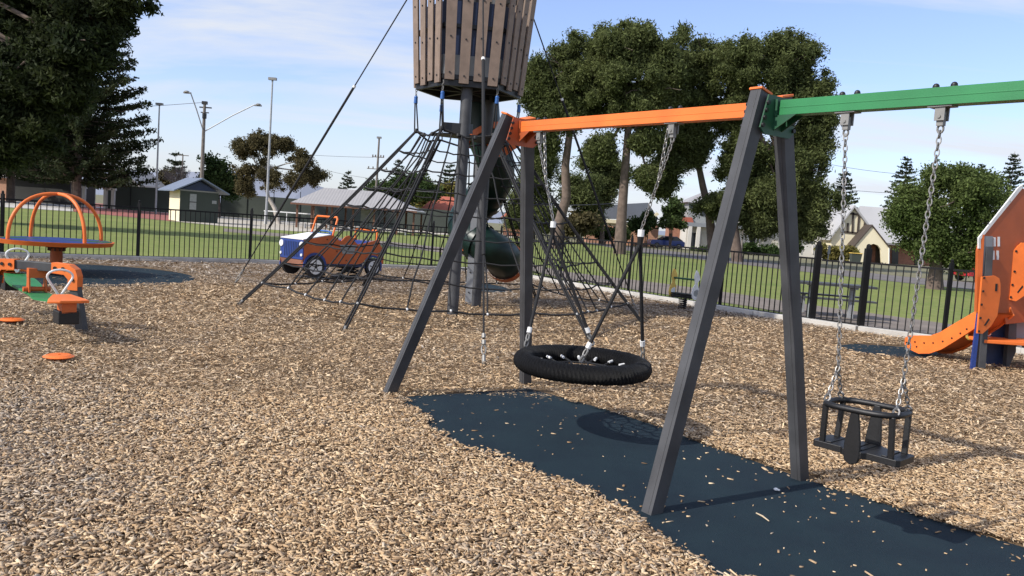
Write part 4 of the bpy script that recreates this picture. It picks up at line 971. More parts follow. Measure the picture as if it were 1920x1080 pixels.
def subclumps(bigs, per, rad, seed, squash=.75, lo=.55):
    rg = np.random.RandomState(seed); out = []
    for (c, r) in bigs:
        for k in range(per):
            d = rg.normal(size=3); d /= np.linalg.norm(d); q = rg.uniform(lo, 1.0); rr = rad * rg.uniform(.6, 1.35)
            out.append(((c[0] + d[0] * r[0] * q, c[1] + d[1] * r[1] * q, c[2] + d[2] * r[2] * q), (rr, rr, rr * squash)))
    return out
def limb(b, a, c, r0, r1, bend, rnd, n=5):
    pts_ = []; a = V(a); c = V(c)
    for k in range(n + 1):
        t = k / n; p = a.lerp(c, t) + V((rnd.uniform(-1, 1), rnd.uniform(-1, 1), rnd.uniform(-.4, .4))) * bend * math.sin(math.pi * t); pts_.append(p)
    b.tube(pts_, [r0 + (r1 - r0) * k / n for k in range(n + 1)], 7); return pts_
def tree(name, label, cat, Y, trunk_px, ells, leafm_, nl, ls, seed, tr=.35, per=14, crad=1.1, group=None, trunkm='trunk', lo=.5, squash=.75, shell=.5, base=None, dy=None):
    """trunk_px: list of (x,y) up the trunk; ells: (x,y,rx,ry) crown ellipses in picture px at depth Y"""
    s = Y / F; rnd = random.Random(seed); bx_ = D(*trunk_px[0], Y); bp0 = V((bx_.x, Y, -0.05))
    t = thing(name, label, cat, (bp0.x, bp0.y, 0), 0, group); b = MB()
    tps = [bp0] + [D(x, y, Y) for x, y in trunk_px[1:]]; m = len(tps); b.tube(tps, [tr * (1.15 if k == 0 else 1) * (1 - .55 * k / max(1, m - 1)) for k in range(m)], 10)
    bigs = []
    for e in ells:
        x, y, rx, ry = e[:4]; off = e[4] if len(e) > 4 else rnd.uniform(-.3, .3) * rx * s; c = D(x, y, Y + off); bigs.append((c, (rx * s, rx * s * .85, ry * s)))
        limb(b, tps[-1] if rnd.random() < .6 or m < 3 else tps[-2].lerp(tps[-1], rnd.random()), c, tr * .42, tr * .12, rx * s * .12, rnd)
        for q in range(4): 
            e2 = c + V((rnd.uniform(-.8, .8) * rx * s, rnd.uniform(-.7, .7) * rx * s, rnd.uniform(-.5, .6) * ry * s)); limb(b, c, e2, tr * .14, tr * .04, .3, rnd, 3)
    here(b.build('trunk', M[trunkm], smooth=True), t)
    cl = subclumps(bigs, per, crad, seed, squash, lo); P = leaves(cl, nl, ls, seed + 1, shell, long=1.5 if 'pine' in leafm_ else 1.0)
    o = quads('crown', P, M[leafm_]); here(o, t); return t
def norfolk(label, x, yt, Y, h, rad, seed, nl=9, group='norfolk pines on the skyline', leaf=.22, lm='norfolk_leaf', z0f=.12, trr=None):
    rnd = random.Random(seed); rg = np.random.RandomState(seed); top = D(x, yt, Y); H_ = top.z; bp0 = V((top.x, Y, 0))
    t = thing('norfolk_pine', label, 'pine tree', (bp0.x, Y, 0), 0, group); b = MB(); tr_ = (trr or H_ * .012) * .75
    b.tube([bp0 - Z * .05, bp0.lerp(top, .5), top], [tr_ * 1.2, tr_ * .8, .03], 8); A_ = []; ns = max(10, int(H_ * nl / 9)); 
    for k in range(ns):
        f = k / ns; z = H_ * (z0f + (1 - z0f) * f); rr = rad * (1 - f) ** .72 * (0.92 + .16 * rnd.random()) + .25
        nb = 7
        ph = rnd.random() * 6.28
        for q in range(nb):
            a_ = ph + 2 * math.pi * q / nb + rnd.uniform(-.15, .15); d = V((math.cos(a_), math.sin(a_), 0)); r_ = rr * rnd.uniform(.82, 1.1)
            zz_ = z + rnd.uniform(-.35, .35) * (H_ / ns); dr_ = rnd.uniform(-.06, .08); p0 = bp0 + Z * zz_; p1 = p0 + d * r_ * .6 - Z * r_ * (.03 + dr_); p2 = p0 + d * r_ + Z * r_ * (.13 - dr_)
            if H_ > 9: b.tube([p0, p1, p2], [tr_ * .22, tr_ * .12, .02], 4)
            m = max(8, int(r_ / leaf * (11.0 if rad > 7 else 5.0))); tt = rg.uniform(.12, 1, m); 
            P = np.array(p0)[None] * (1 - tt[:, None]) + np.array(p2)[None] * tt[:, None]; P[:, 2] -= np.sin(tt * 3.1) * r_ * .07
            P += rg.normal(0, leaf * (.8 if rad > 7 else .42), (m, 3)) * np.array([1, 1, .8 if rad > 7 else .45]); P[:, 2] -= np.abs(rg.normal(0, leaf * .8, m)) if rad > 7 else 0; A_.append(P)
    P = np.concatenate(A_); n = len(P); a = rg.normal(size=(n, 3)); a /= np.linalg.norm(a, axis=1)[:, None]; c = np.cross(a, rg.normal(size=(n, 3))); c /= np.linalg.norm(c, axis=1)[:, None]
    s = leaf * rg.uniform(.5, 1.3, n)[:, None]; Q = np.stack([P - a * s, P - c * s * .4, P + a * s, P + c * s * .4], 1)
    here(b.build('trunk', M['trunk']), t); here(quads('crown', Q, M[lm]), t); return t
def bush(name, label, cat, Y, ells, lm, nl, ls, seed, group=None, crad=.5):
    s = Y / F; bigs = []
    for x, y, rx, ry in ells: bigs.append((D(x, y, Y), (rx * s, rx * s * .8, ry * s)))
    c0 = bigs[0][0]; t = thing(name, label, cat, (c0.x, Y, 0), 0, group); rnd = random.Random(seed)
    b = MB()
    for c, r in bigs:
        for q in range(4): limb(b, V((c.x + rnd.uniform(-.2, .2), Y, -.05)), V((c.x + rnd.uniform(-.5, .5) * r[0], Y + rnd.uniform(-.4, .4) * r[1], max(.2, c.z + .3 * r[2]))), .06, .02, .15, rnd, 3)
    here(b.build('stems', M['trunk']), t); P = leaves(subclumps(bigs, 12, crad, seed, .85, .3), nl, ls, seed, .5); P[:, :, 2] = np.maximum(P[:, :, 2], 0.01)
    here(quads('foliage', P, M[lm]), t); return t

# middle pines
PG = 'tall umbrella pines behind the swing'
tree('pine_tree', 'leftmost tall umbrella pine with curved trunk behind the climbing tower', 'pine tree', 60, [(1042, 456), (1048, 420), (1062, 370), (1060, 310), (1068, 250), (1075, 200)],
     [(1065, 130, 62, 58), (1120, 105, 66, 58), (1025, 190, 48, 48), (1095, 185, 72, 52), (1010, 150, 26, 40), (1060, 215, 60, 38), (1015, 260, 30, 42)], 'pine_leaf', 240000, .080, 11, tr=.46, group=PG, lo=.2, per=44, crad=.62, squash=.9)
tree('pine_tree', 'second umbrella pine from the left with straight trunk in front of the grey-roofed house', 'pine tree', 58, [(1162, 474), (1166, 400), (1172, 320), (1178, 240), (1182, 190)],
     [(1160, 86, 66, 48), (1205, 92, 52, 46), (1150, 155, 76, 52), (1225, 165, 68, 52), (1195, 210, 60, 30), (1248, 112, 48, 46), (1130, 280, 26, 30), (1210, 265, 30, 16), (1215, 330, 22, 18)], 'pine_leaf', 240000, .080, 12, tr=.42, group=PG, lo=.2, per=44, crad=.62, squash=.9)
tree('pine_tree', 'third umbrella pine from the left with two dark stems behind the orange crossbeam', 'pine tree', 62, [(1340, 466), (1330, 400), (1318, 350), (1308, 300), (1318, 230)],
     [(1285, 118, 62, 56), (1340, 124, 70, 58), (1270, 185, 70, 55), (1350, 205, 72, 50), (1300, 240, 60, 36), (1255, 300, 34, 34), (1238, 340, 26, 24), (1300, 290, 20, 20)], 'pine_leaf', 240000, .080, 13, tr=.36, group=PG, lo=.2, per=44, crad=.62, squash=.9)
tree('pine_tree', 'rightmost umbrella pine with low dark foliage beside the green crossbeam bracket', 'pine tree', 60, [(1385, 470), (1372, 400), (1378, 320), (1400, 250), (1430, 200)],
     [(1405, 122, 66, 56), (1460, 122, 62, 56), (1512, 170, 50, 62), (1440, 195, 80, 58), (1515, 250, 58, 52), (1500, 320, 60, 48), (1450, 300, 64, 52), (1530, 385, 46, 44), (1470, 370, 56, 42), (1410, 370, 50, 34), (1350, 385, 50, 28), (1390, 290, 40, 44), (1395, 330, 44, 36), (1385, 120, 40, 48), (1480, 100, 50, 34), (1540, 210, 26, 50), (1430, 420, 40, 20), (1510, 425, 34, 20)], 'pine_leaf', 420000, .080, 14, tr=.38, group=PG, lo=.2, per=44, crad=.62, squash=.9)
# left
tree('pine_tree', 'large dark pine whose foliage fills the upper left corner', 'pine tree', 34, [(-330, 420), (-320, 200), (-300, 0), (-280, -150)],
     [(-60, 0, 160, 100), (80, 10, 130, 85), (215, -5, 66, 66), (190, 50, 48, 34), (-40, 130, 140, 80), (80, 110, 100, 62), (-150, 200, 120, 90), (50, 185, 90, 50), (60, -120, 170, 80), (150, 85, 66, 36), (20, 250, 90, 45), (110, 160, 60, 40), (-40, 280, 80, 36), (60, 225, 60, 30)], 'dark_pine', 240000, .085, 15, tr=.5, per=46, crad=.5, lo=.05, shell=.6)
norfolk('tall dark norfolk pine behind the long shed, upswept branches against the sky', 158, -190, 82, 30, 7.6, 16, nl=15, leaf=.2, lm='dark_pine', group=None, z0f=.10, trr=.55)
norfolk('dark norfolk pine further left behind the long shed roof', 30, -120, 90, 30, 9.0, 17, nl=14, leaf=.23, lm='dark_pine', group=None, z0f=.12, trr=.5)
norfolk('dark norfolk pine at the left edge above the shed', -95, -60, 88, 30, 8.0, 18, nl=14, leaf=.23, lm='dark_pine', group=None, z0f=.12, trr=.5)
# skyline norfolk pines
for (x, yt, Y, r, lab) in ((266, 299, 260, 3.4, 'tiny norfolk pine on the skyline beside the left floodlight pole'), (330, 282, 150, 4.0, 'norfolk pine left of the wooden power pole'), (653, 318, 210, 4.0, 'norfolk pine standing just behind the picnic shelter roof'),
                           (700, 334, 230, 3.2, 'small norfolk pine below the right floodlight mast'), (748, 297, 190, 4.2, 'norfolk pine seen through the upper rope net'), (795, 312, 180, 4.0, 'norfolk pine right of centre behind the rope net'), (845, 305, 170, 4.4, 'norfolk pine directly left of the round tower post'),
                           (1586, 318, 150, 5.2, 'norfolk pine behind the left chain of the toddler swing'), (1702, 292, 165, 5.6, 'norfolk pine left of the large green tree at the right'), (1842, 305, 190, 5.5, 'norfolk pine showing above the large green tree'), (1903, 284, 170, 6.0, 'norfolk pine above the playhouse roof')):
    norfolk(lab, x, yt, Y, 0, r, int(x), nl=9, leaf=.32)
# gum tree and others behind the park
tree('gum_tree', 'spreading brown-green gum tree with pale forked trunk behind the picnic shelter', 'gum tree', 78, [(523, 408), (515, 390), (503, 370), (497, 340), (492, 310)],
     [(462, 280, 26, 18), (482, 262, 22, 18), (505, 275, 32, 20), (532, 268, 22, 14), (470, 315, 36, 24), (510, 330, 38, 30), (565, 300, 30, 20), (590, 325, 26, 20), (560, 340, 34, 22), (462, 350, 22, 20)], 'gum_leaf', 90000, .09, 21, tr=.24, per=26, crad=.5, trunkm='gum_trunk', lo=.1)
tree('tree', 'round dense green tree behind the blue-roofed hut', 'tree', 90, [(410, 385), (410, 350)], [(408, 325, 28, 28), (425, 345, 24, 22), (392, 345, 20, 20)], 'bush_leaf', 26000, .16, 22, tr=.25, crad=1.0, lo=.3)
tree('tree', 'wide green tree seen through the rope net above the picnic shelter', 'tree', 110, [(760, 400), (760, 370)], [(735, 362, 40, 20), (790, 360, 42, 22), (760, 345, 36, 14)], 'bush_leaf', 28000, .2, 23, tr=.3, crad=1.3, lo=.3)
tree('tree', 'olive tree behind the red-roofed house', 'tree', 120, [(830, 420), (830, 380)], [(835, 366, 34, 20), (800, 372, 22, 14)], 'yellow_leaf', 9000, .28, 24, tr=.3, crad=1.2, lo=.3)
tree('tree', 'dark tree between the tower and the leftmost umbrella pine', 'tree', 88, [(1000, 430), (1000, 390)], [(1000, 350, 42, 40), (1020, 400, 38, 32), (975, 400, 34, 34), (1085, 350, 36, 42), (1100, 400, 26, 30), (1010, 300, 26, 26)], 'pine_leaf', 120000, .1, 25, tr=.3, crad=1.2, lo=.3)
tree('tree', 'dark tree filling the gap right of the curved pine trunk', 'tree', 92, [(1130, 440), (1130, 400)], [(1130, 350, 30, 36), (1150, 320, 30, 30), (1110, 300, 26, 24)], 'pine_leaf', 56000, .1, 26, tr=.3, crad=1.1, lo=.3)
tree('tree', 'low brown-leaved tree before the cream veranda house', 'tree', 84, [(1085, 440), (1087, 425)], [(1090, 415, 28, 14), (1070, 425, 20, 12)], 'gum_leaf', 6000, .2, 27, tr=.2, crad=.9, lo=.3)
tree('tree', 'large round glossy green tree left of the playhouse', 'tree', 37, [(1752, 543), (1755, 500), (1760, 460)],
     [(1740, 400, 52, 50), (1790, 372, 62, 46), (1845, 400, 56, 56), (1760, 452, 60, 40), (1830, 460, 58, 40), (1718, 372, 34, 34), (1885, 420, 40, 60), (1730, 430, 40, 34), (1755, 335, 16, 22), (1805, 330, 16, 20), (1850, 350, 22, 22), (1690, 400, 20, 30), (1800, 480, 60, 24)], 'bright_leaf', 150000, .062, 28, tr=.36, per=20, crad=.5, lo=.2)
# bare tree
rnd = random.Random(31); bt = thing('bare_tree', 'bare leafless pale tree left of the wooden power pole', 'tree', (D(345, 380, 100).x, 100, 0)); b = MB(); root = V((D(345, 380, 100).x, 100, 0))
def br(p, d, l, r, k):
    q = p + d * l; b.tube([p, (p + q) / 2 + V((rnd.uniform(-.1, .1),) * 3) * l, q], [r, r * .8, r * .6], 5, cap=False)
    if k: 
        for _ in range(4 if k > 2 else 3): br(q, (d + V((rnd.uniform(-.8, .8), rnd.uniform(-.8, .8), rnd.uniform(-.2, .5)))).normalized(), l * rnd.uniform(.6, .85), r * .55, k - 1)
br(root, Z, 1.9, .2, 5); here(b.build('branches', M['twig']), bt)
# shrubs round the far gardens
for i, (Y, e, lm, nl, ls, lab) in enumerate(((96, [(1200, 425, 18, 22), (1215, 412, 14, 16)], 'bush_leaf', 7000, .2, 'dark green shrub left of the blue car by the cream house'), (96, [(1262, 412, 26, 26), (1262, 395, 18, 18)], 'bush_leaf', 9000, .2, 'tall dark green shrub behind the blue car'),
        (98, [(1558, 475, 26, 20), (1590, 478, 22, 16)], 'yellow_leaf', 9000, .18, 'yellow-green hedge bush before the half-timbered house'), (94, [(1405, 468, 16, 10)], 'bush_leaf', 3500, .16, 'low shrub at the left garage door'), (94, [(1450, 470, 20, 12)], 'bush_leaf', 4000, .16, 'low shrub between the two garage doors'),
        (97, [(1490, 455, 12, 18)], 'bush_leaf', 3500, .18, 'upright shrub beside the white boundary wall'), (93, [(1165, 440, 14, 12)], 'bright_leaf', 3000, .18, 'small shrub on the veranda beside the second pine trunk'), (93, [(1130, 438, 24, 9)], 'bush_leaf', 3000, .18, 'low hedge in front of the cream veranda'),
        (92, [(1320, 472, 36, 5)], 'bush_leaf', 3500, .15, 'low hedge along the road right of the blue car'), (95, [(1655, 508, 18, 5)], 'bush_leaf', 2500, .15, 'low garden shrub beside the white front wall'), (120, [(325, 345, 24, 16), (310, 330, 14, 12)], 'gum_leaf', 7000, .25, 'brown scrubby bush behind the blue-roofed hut'))):
    bush('bush', lab, 'bush', Y, e, lm, nl, ls, 60 + i, 'garden shrubs across the road', crad=.6)

# ------------------------------------------------------------------ BUILDINGS
def fp(px, Y): return [D(x, y, Y) for x, y in px]
def ground_pts(x0, x1, Y): return D(x0, 450, Y).x, D(x1, 450, Y).x
# tudor style house
Yt = 103; th = thing('house', 'cream half-timbered house with steep grey roof, gabled porch and arched doorway', 'house', (D(1640, 480, Yt).x, Yt, 0))
def hb(b, name, m, root, **kw): return here(b.build(name, m, **kw), root)
sc_ = Yt / F
def at(x, y, Y=Yt): return D(x, y, Y)
zb = V((0, 0, 0))
def down(p): return V((p.x, p.y, 0))
gp_, gl, gr = at(1603, 388), at(1560, 440), at(1646, 442)
b = MB(); b.prism([down(gl), down(gr), gr, gp_, gl], dY * 9); hb(b, 'wall', M['cream'], th)
b = MB()
for (x0, y0, x1, y1) in ((1590, 418, 1589, 436), (1600, 398, 1598, 437), (1611, 402, 1608, 438), (1622, 415, 1619, 438), (1577, 434, 1634, 440), (1594, 400, 1612, 403)):
    b.bar(at(x0, y0, Yt - .06), at(x1, y1, Yt - .06), .09, .24, side=(0, 1, 0))
hb(b, 'half_timbering', M['brown_trim'], th)
b = MB(); ov = at(1603, 384, Yt - .5)
for e, o2 in ((at(1556, 446, Yt - .5), -1), (at(1650, 448, Yt - .5), 1)):
    b.prism([ov, e, e + Z * -.3, ov + Z * -.35], dY * 10, k=0)
hb(b, 'gable_roof', M['roof_pale'], th)
b = MB(); r0_, r1_ = at(1612, 386, Yt + 5), at(1745, 396, Yt + 5); e0_, e1_ = at(1608, 452, Yt - .4), at(1760, 461, Yt - .4)
b.prism([r0_, r1_, e1_, e0_], V((0, .1, -.25))); b.prism([r0_, r1_, V((r1_.x, Yt + 11, e1_.z)), V((r0_.x, Yt + 11, e0_.z))], V((0, -.1, -.25))); hb(b, 'roof', M['roof_pale'], th)
b = MB(); w0, w1 = at(1660, 462, Yt + 1.6), at(1750, 468, Yt + 1.6); b.prism([down(w0), down(w1), w1 + Z * .4, w0 + Z * .4], dY * 8); hb(b, 'brick_wall', M['brick'], th)
for x in (1673, 1716): b = MB(); b.prism(fp([(x, 465), (x + 12, 466), (x + 11, 500), (x - 1, 499)], Yt + 1.5), dY * .08); hb(b, 'window', M['glass'], th)
# porch with arch
YP = Yt - 2.2; b = MB(); pa = [(1604, 460), (1636, 424), (1668, 465), (1667, 502), (1654, 501), (1652, 468), (1646, 460), (1638, 457), (1630, 460), (1625, 467), (1623, 500), (1601, 499)]
b.prism([at(x, y, YP) for x, y in pa], dY * .35); b.prism([at(x, y, YP + .35) for x, y in ((1604, 460), (1612, 461), (1610, 499), (1601, 499))], dY * 1.8); b.prism([at(x, y, YP + .35) for x, y in ((1660, 462), (1668, 465), (1667, 502), (1660, 501))], dY * 1.8); hb(b, 'porch', M['cream'], th)
b = MB(); 
for (x0, y0), (x1, y1) in (((1601, 461), (1636, 421)), ((1636, 421), (1671, 466))):
    p, q = at(x0, y0, YP - .15), at(x1, y1, YP - .15); b.prism([p, q, q - Z * .22, p - Z * .22], dY * 2.4)
hb(b, 'porch_roof', M['brown_trim'], th)
b = MB(); b.prism([at(x, y, YP + 1.9) for x, y in ((1620, 455), (1658, 458), (1656, 503), (1618, 501))], dY * .1, k=0); b.prism([at(x, y, YP + 1.85) for x, y in ((1642, 462), (1653, 463), (1652, 502), (1641, 501))], dY * .04, k=1); hb(b, 'doorway', [M['brick'], M['brown_trim']], th)
b = MB(); p = at(1667, 464, YP - .05); b.cyl(p, down(at(1666, 500, YP - .05)), .06, 8); hb(b, 'downpipe', M['white'], th)
b = MB(); c = at(1590, 395, Yt + 3); b.box((c.x, c.y, c.z - .6), (.7, .5, 2.6)); hb(b, 'chimney', M['brick'], th)
fw_ = thing('garden_wall', 'low white garden wall in front of the half-timbered house', 'wall', (at(1700, 500, 99).x, 99, 0)); b = MB(); p, q = at(1672, 500, 99), at(1800, 511, 99); b.prism([down(p) , down(q), q, p], dY * .25); p, q = at(1560, 490, 99), at(1618, 495, 99); hb(b, 'wall', M['offwhite'], fw_)
# white neighbour
Yw = 106; wh_ = thing('house', 'white two-storey house with a small dark window left of the half-timbered house', 'house', (at(1515, 450, Yw).x, Yw, 0))
p, q = at(1478, 415, Yw), at(1562, 424, Yw); b = MB(); b.prism([down(p), down(q), q + Z * .4, p + Z * .4], dY * 7); hb(b, 'wall', M['offwhite'], wh_)
b = MB(); b.prism(fp([(1476, 418), (1564, 426), (1556, 402), (1484, 396)], Yw - .3), V((0, 7, 0))); hb(b, 'roof', M['roof_pale'], wh_)
for x in (1512, 1519): b = MB(); b.prism(fp([(x, 446), (x + 6, 446.6), (x + 5.5, 457), (x - .5, 456.4)], Yw - .06), dY * .05); hb(b, 'window', M['glass'], wh_)
bw = thing('boundary_wall', 'pale boundary wall left of the half-timbered house', 'wall', (at(1500, 465, 101).x, 101, 0)); b = MB(); p, q = at(1478, 461, 101), at(1548, 457, 101); b.prism([down(p), down(q), q, p], dY * .2)
for x in (1502, 1524): b.prism(fp([(x, 459), (x + 1.5, 459), (x + 1, 476), (x - .5, 476)], 100.9), dY * .09)
hb(b, 'wall', M['offwhite'], bw)
# garage houses in the middle
for (x0, x1, yt, label, Yg, cols) in ((1288, 1400, 424, 'pale modern house with columns and garage door right of the blue car', 104, (1292, 1308)), (1398, 1482, 421, 'white house with wide garage door behind the charcoal swing leg', 105, (1402, 1420))):
    hs_ = thing('house', label, 'house', (at((x0 + x1) / 2, 450, Yg).x, Yg, 0)); p, q = at(x0, yt, Yg), at(x1, yt + 7, Yg)
    b = MB(); b.prism([down(p), down(q), q, p], dY * 8); hb(b, 'wall', M['offwhite'], hs_)
    b = MB(); b.prism([p + V((-.3, -1.2, .0)), q + V((.3, -1.2, .0)), q + V((.3, -1.2, .5)), p + V((-.3, -1.2, .5))], dY * 9.5); hb(b, 'fascia', M['grey_panel'] if x0 < 1300 else M['offwhite'], hs_)
    for cx_ in cols: b = MB(); c = at(cx_, 450, Yg - 1.0); b.box((c.x, Yg - 1.0, p.z / 2), (.45, .4, p.z)); hb(b, 'column', M['offwhite'], hs_)
    b = MB(); g_ = at(x0 + 28, 436, Yg), at(x1 - 22, 441, Yg); b.box(((g_[0].x + g_[1].x) / 2, Yg - .03, 1.15), (g_[1].x - g_[0].x, .06, 2.3)); hb(b, 'garage_door', M['garage'], hs_)
    b = MB(); c = at(x0 + 14, 450, Yg); b.box((c.x, Yg - .03, 1.1), (.9, .06, 2.1)); hb(b, 'door', M['glass'], hs_)
    ux0, ux1 = at(x0 + 2, 400, Yg + 4), at(x1 - 6, 400, Yg + 4); b = MB(); zt2 = 6.2; b.box(((ux0.x + ux1.x) / 2, Yg + 7, (p.z + .5 + zt2) / 2), (ux1.x - ux0.x, 6, zt2 - p.z - .5)); hb(b, 'upper_wall', M['slat_pale'] if x0 < 1300 else M['offwhite'], hs_)
    cx_ = (ux0.x + ux1.x) / 2; hw = (ux1.x - ux0.x) / 2 + .5; b = MB(); b.add([V((cx_ - hw, Yg + 3.5, zt2)), V((cx_ + hw, Yg + 3.5, zt2)), V((cx_ + hw, Yg + 10.5, zt2)), V((cx_ - hw, Yg + 10.5, zt2)), V((cx_ - hw * .3, Yg + 7, zt2 + 1.7)), V((cx_ + hw * .3, Yg + 7, zt2 + 1.7))], [(0, 1, 5, 4), (1, 2, 5), (2, 3, 4, 5), (3, 0, 4), (0, 3, 2, 1)]); hb(b, 'roof', M['roof_grey'], hs_)
    for k in (.3, .7): c = ux0.lerp(ux1, k); b = MB(); b.box((c.x, Yg + 3.96, zt2 - 1.1), (1.2, .06, 1.1)); hb(b, 'window', M['glass'], hs_)
# cream veranda house
Yc = 100; ch_ = thing('house', 'cream bungalow with slate-blue hipped roof and veranda behind the second pine', 'house', (at(1165, 430, Yc).x, Yc, 0))
b = MB(); b.prism(fp([(1102, 408), (1140, 384), (1215, 380), (1236, 412)], Yc), V((0, 6, 0))); 
hb(b, 'roof', M['roof_slate'], ch_)
b = MB(); b.prism(fp([(1100, 408), (1168, 413), (1186, 425), (1186, 430), (1168, 420), (1100, 414)], Yc - 1.5), dY * .3); b.prism(fp([(1205, 416), (1232, 398), (1236, 402), (1208, 422)], Yc - .5), dY * .3); hb(b, 'fascia', M['cream'], ch_)
p, q = at(1103, 412, Yc + .5), at(1236, 420, Yc + .5); b = MB(); b.prism([down(p), down(q), q, p], dY * 5); hb(b, 'wall', M['tan_wall'], ch_)
b = MB(); b.prism(fp([(1108, 413), (1182, 419), (1182, 426), (1108, 421)], Yc - 1.2), dY * .25); hb(b, 'veranda_beam', M['cream'], ch_)
for x in (1106, 1183): b = MB(); c = at(x, 440, Yc - 1.2); b.box((c.x, Yc - 1.2, 1.1), (.6, .5, 2.2)); hb(b, 'pillar', M['tan_wall'], ch_)
b = MB(); p, q = at(1120, 437, Yc - 1.2), at(1180, 441, Yc - 1.2); b.prism([down(p), down(q), q, p], dY * .2); hb(b, 'veranda_wall', M['tan_wall'], ch_)
for x in (1125, 1150): b = MB(); b.prism(fp([(x, 424), (x + 12, 425), (x + 12, 436), (x, 435)], Yc + .4), dY * .08); hb(b, 'window', M['glass'], ch_)
# red-brick bit behind the car
rb = thing('brick_house', 'low red brick house wall behind the blue car', 'house', (at(1275, 430, 108).x, 108, 0)); p, q = at(1262, 417, 108), at(1296, 419, 108); b = MB(); b.prism([down(p), down(q), q, p], dY * 5); hb(b, 'wall', M['brick'], rb); b = MB(); b.prism([p + V((-.3, -.3, 0)), q + V((.3, -.3, 0)), q + V((0, -.3, .8)), p + V((.4, -.3, .8))], dY * 5.6); hb(b, 'roof', M['red_roof'], rb)
# red roofed houses behind the net
for (x0, x1, yr, ye, yb, Yr, lab, wm) in ((795, 862, 368, 392, 415, 112, 'house with bright red tiled roof seen through the rope net', 'offwhite'), (945, 982, 395, 408, 430, 112, 'small red-roofed house seen between the swing leg and the tube slide', 'brick')):
    rh = thing('house', lab, 'house', (at((x0 + x1) / 2, 400, Yr).x, Yr, 0)); p, q = at(x0, ye, Yr), at(x1, ye + 4, Yr); b = MB(); b.prism([down(p), down(q), q, p], dY * 6); hb(b, 'wall', M[wm], rh)
    r_ = at((x0 + x1) / 2, yr, Yr + 3); hw = (q.x - p.x) / 2 + .5; cx_ = (p.x + q.x) / 2; b = MB(); b.add([V((cx_ - hw, Yr - .5, p.z)), V((cx_ + hw, Yr - .5, p.z)), V((cx_ + hw, Yr + 6.5, p.z)), V((cx_ - hw, Yr + 6.5, p.z)), V((cx_ - hw * .4, Yr + 3, r_.z)), V((cx_ + hw * .4, Yr + 3, r_.z))], [(0, 1, 5, 4), (1, 2, 5), (2, 3, 4, 5), (3, 0, 4), (0, 3, 2, 1)]); hb(b, 'roof', M['red_roof'], rh)
    for k in (.3, .62): c = p.lerp(q, k); b = MB(); b.box((c.x, Yr - .03, 1.5), (1.1, .06, 1.0)); hb(b, 'window', M['glass'], rh)
# dark sheet walls behind the park
for (x0, y0, x1, y1, Yd, lab) in ((196, 346, 345, 356, 96, 'dark green windbreak wall of the tennis court left of the hut'), (415, 362, 860, 396, 98, 'long dark green windbreak wall behind the picnic shelter')):
    t = thing('court_wall', lab, 'wall', (at(x0, y0, Yd).x, Yd, 0)); p, q = at(x0, y0, Yd), at(x1, y1, Yd); b = MB(); b.prism([down(p), down(q), q, p], dY * .15)
    hb(b, 'sheet', M['green_wall'], t); n = int((q - p).length / 3)
    b = MB()
    for k in range(n + 1): c = p.lerp(q, k / n); b.cyl(V((c.x, Yd - .05, 0)), V((c.x, Yd - .05, c.z + .9)), .04, 6)
    hb(b, 'frame_posts', M['fence'], t)
# long shed, left
Ys_ = 100; sh = thing('shed', 'long dark shed with corrugated tan roof at the far left', 'shed', (at(60, 350, Ys_).x, Ys_, 0))
p, q = at(-60, 330, Ys_), at(132, 340, Ys_); b = MB(); b.prism([down(p), down(q), q, p], dY * 6); hb(b, 'wall', M['dark_wall'], sh)
b = MB(); b.prism([at(-70, 326, Ys_ - .6), at(140, 340, Ys_ - .6), at(124, 319.5, Ys_ + 3), at(-70, 305, Ys_ + 3)], V((0, 0, -.12))); hb(b, 'roof', M['roof_tan'], sh)
b = MB(); b.prism(fp([(-60, 329), (16, 334), (15, 376), (-60, 372)], Ys_ - .12), dY * .1); hb(b, 'end_wall', M['tan_wall'], sh)
oh = thing('house', 'low grey gabled house behind the tennis court wall', 'house', (at(235, 350, 110).x, 110, 0)); b = MB(); p, q = at(205, 345, 110), at(258, 349, 110); pk = at(232, 325, 110); b.prism([down(p), down(q), q, pk, p], dY * 8); hb(b, 'wall', M['green_wall'], oh); b = MB(); b.prism([pk + Z * .1 - dY * .4, q + V((.4, -.4, -.1)), q + V((.4, -.4, .15)), pk + Z * .45 - dY * .4], dY * 9); b.prism([pk + Z * .1 - dY * .4, p + V((-.4, -.4, -.1)), p + V((-.4, -.4, .15)), pk + Z * .45 - dY * .4], dY * 9); hb(b, 'roof', M['roof_grey'], oh)
# hut with blue roof
HU = V((at(372, 400, 62).x, 62, 0)); hu = thing('hut', 'small cream hut with slate-blue gabled roof and dark green front beyond the fence', 'hut', HU, R(40))
b = MB(); b.box((0, 1.2, 1.2), (2.9, 2.6, 2.4)); b.build('wall', M['cream'], hu)
b = MB(); b.prism([V((-1.46, -.14, 0)), V((1.46, -.14, 0)), V((1.46, -.14, 2.42)), V((-1.46, -.14, 2.42))], dY * .03); b.build('front_panel', M['green_wall'], hu)
b = MB(); b.prism([V((-1.45, -.12, 2.42)), V((1.45, -.12, 2.42)), V((0, -.12, 3.15))], dY * 2.7); b.build('gable', M['navy'], hu)
b = MB(); b.prism([V((-1.5, -.16, 2.34)), V((1.5, -.16, 2.34)), V((1.5, -.16, 2.44)), V((-1.5, -.16, 2.44))], -dY * .02); b.build('trim', M['dull_steel'], hu)
b = MB()
for s in (-1, 1): b.prism([V((0, -.75, 3.42)), V((s * 2.1, -.75, 2.36)), V((s * 2.1, -.75, 2.26)), V((0, -.75, 3.32))], dY * 4.1)
b.build('roof', M['roof_blue'], hu)
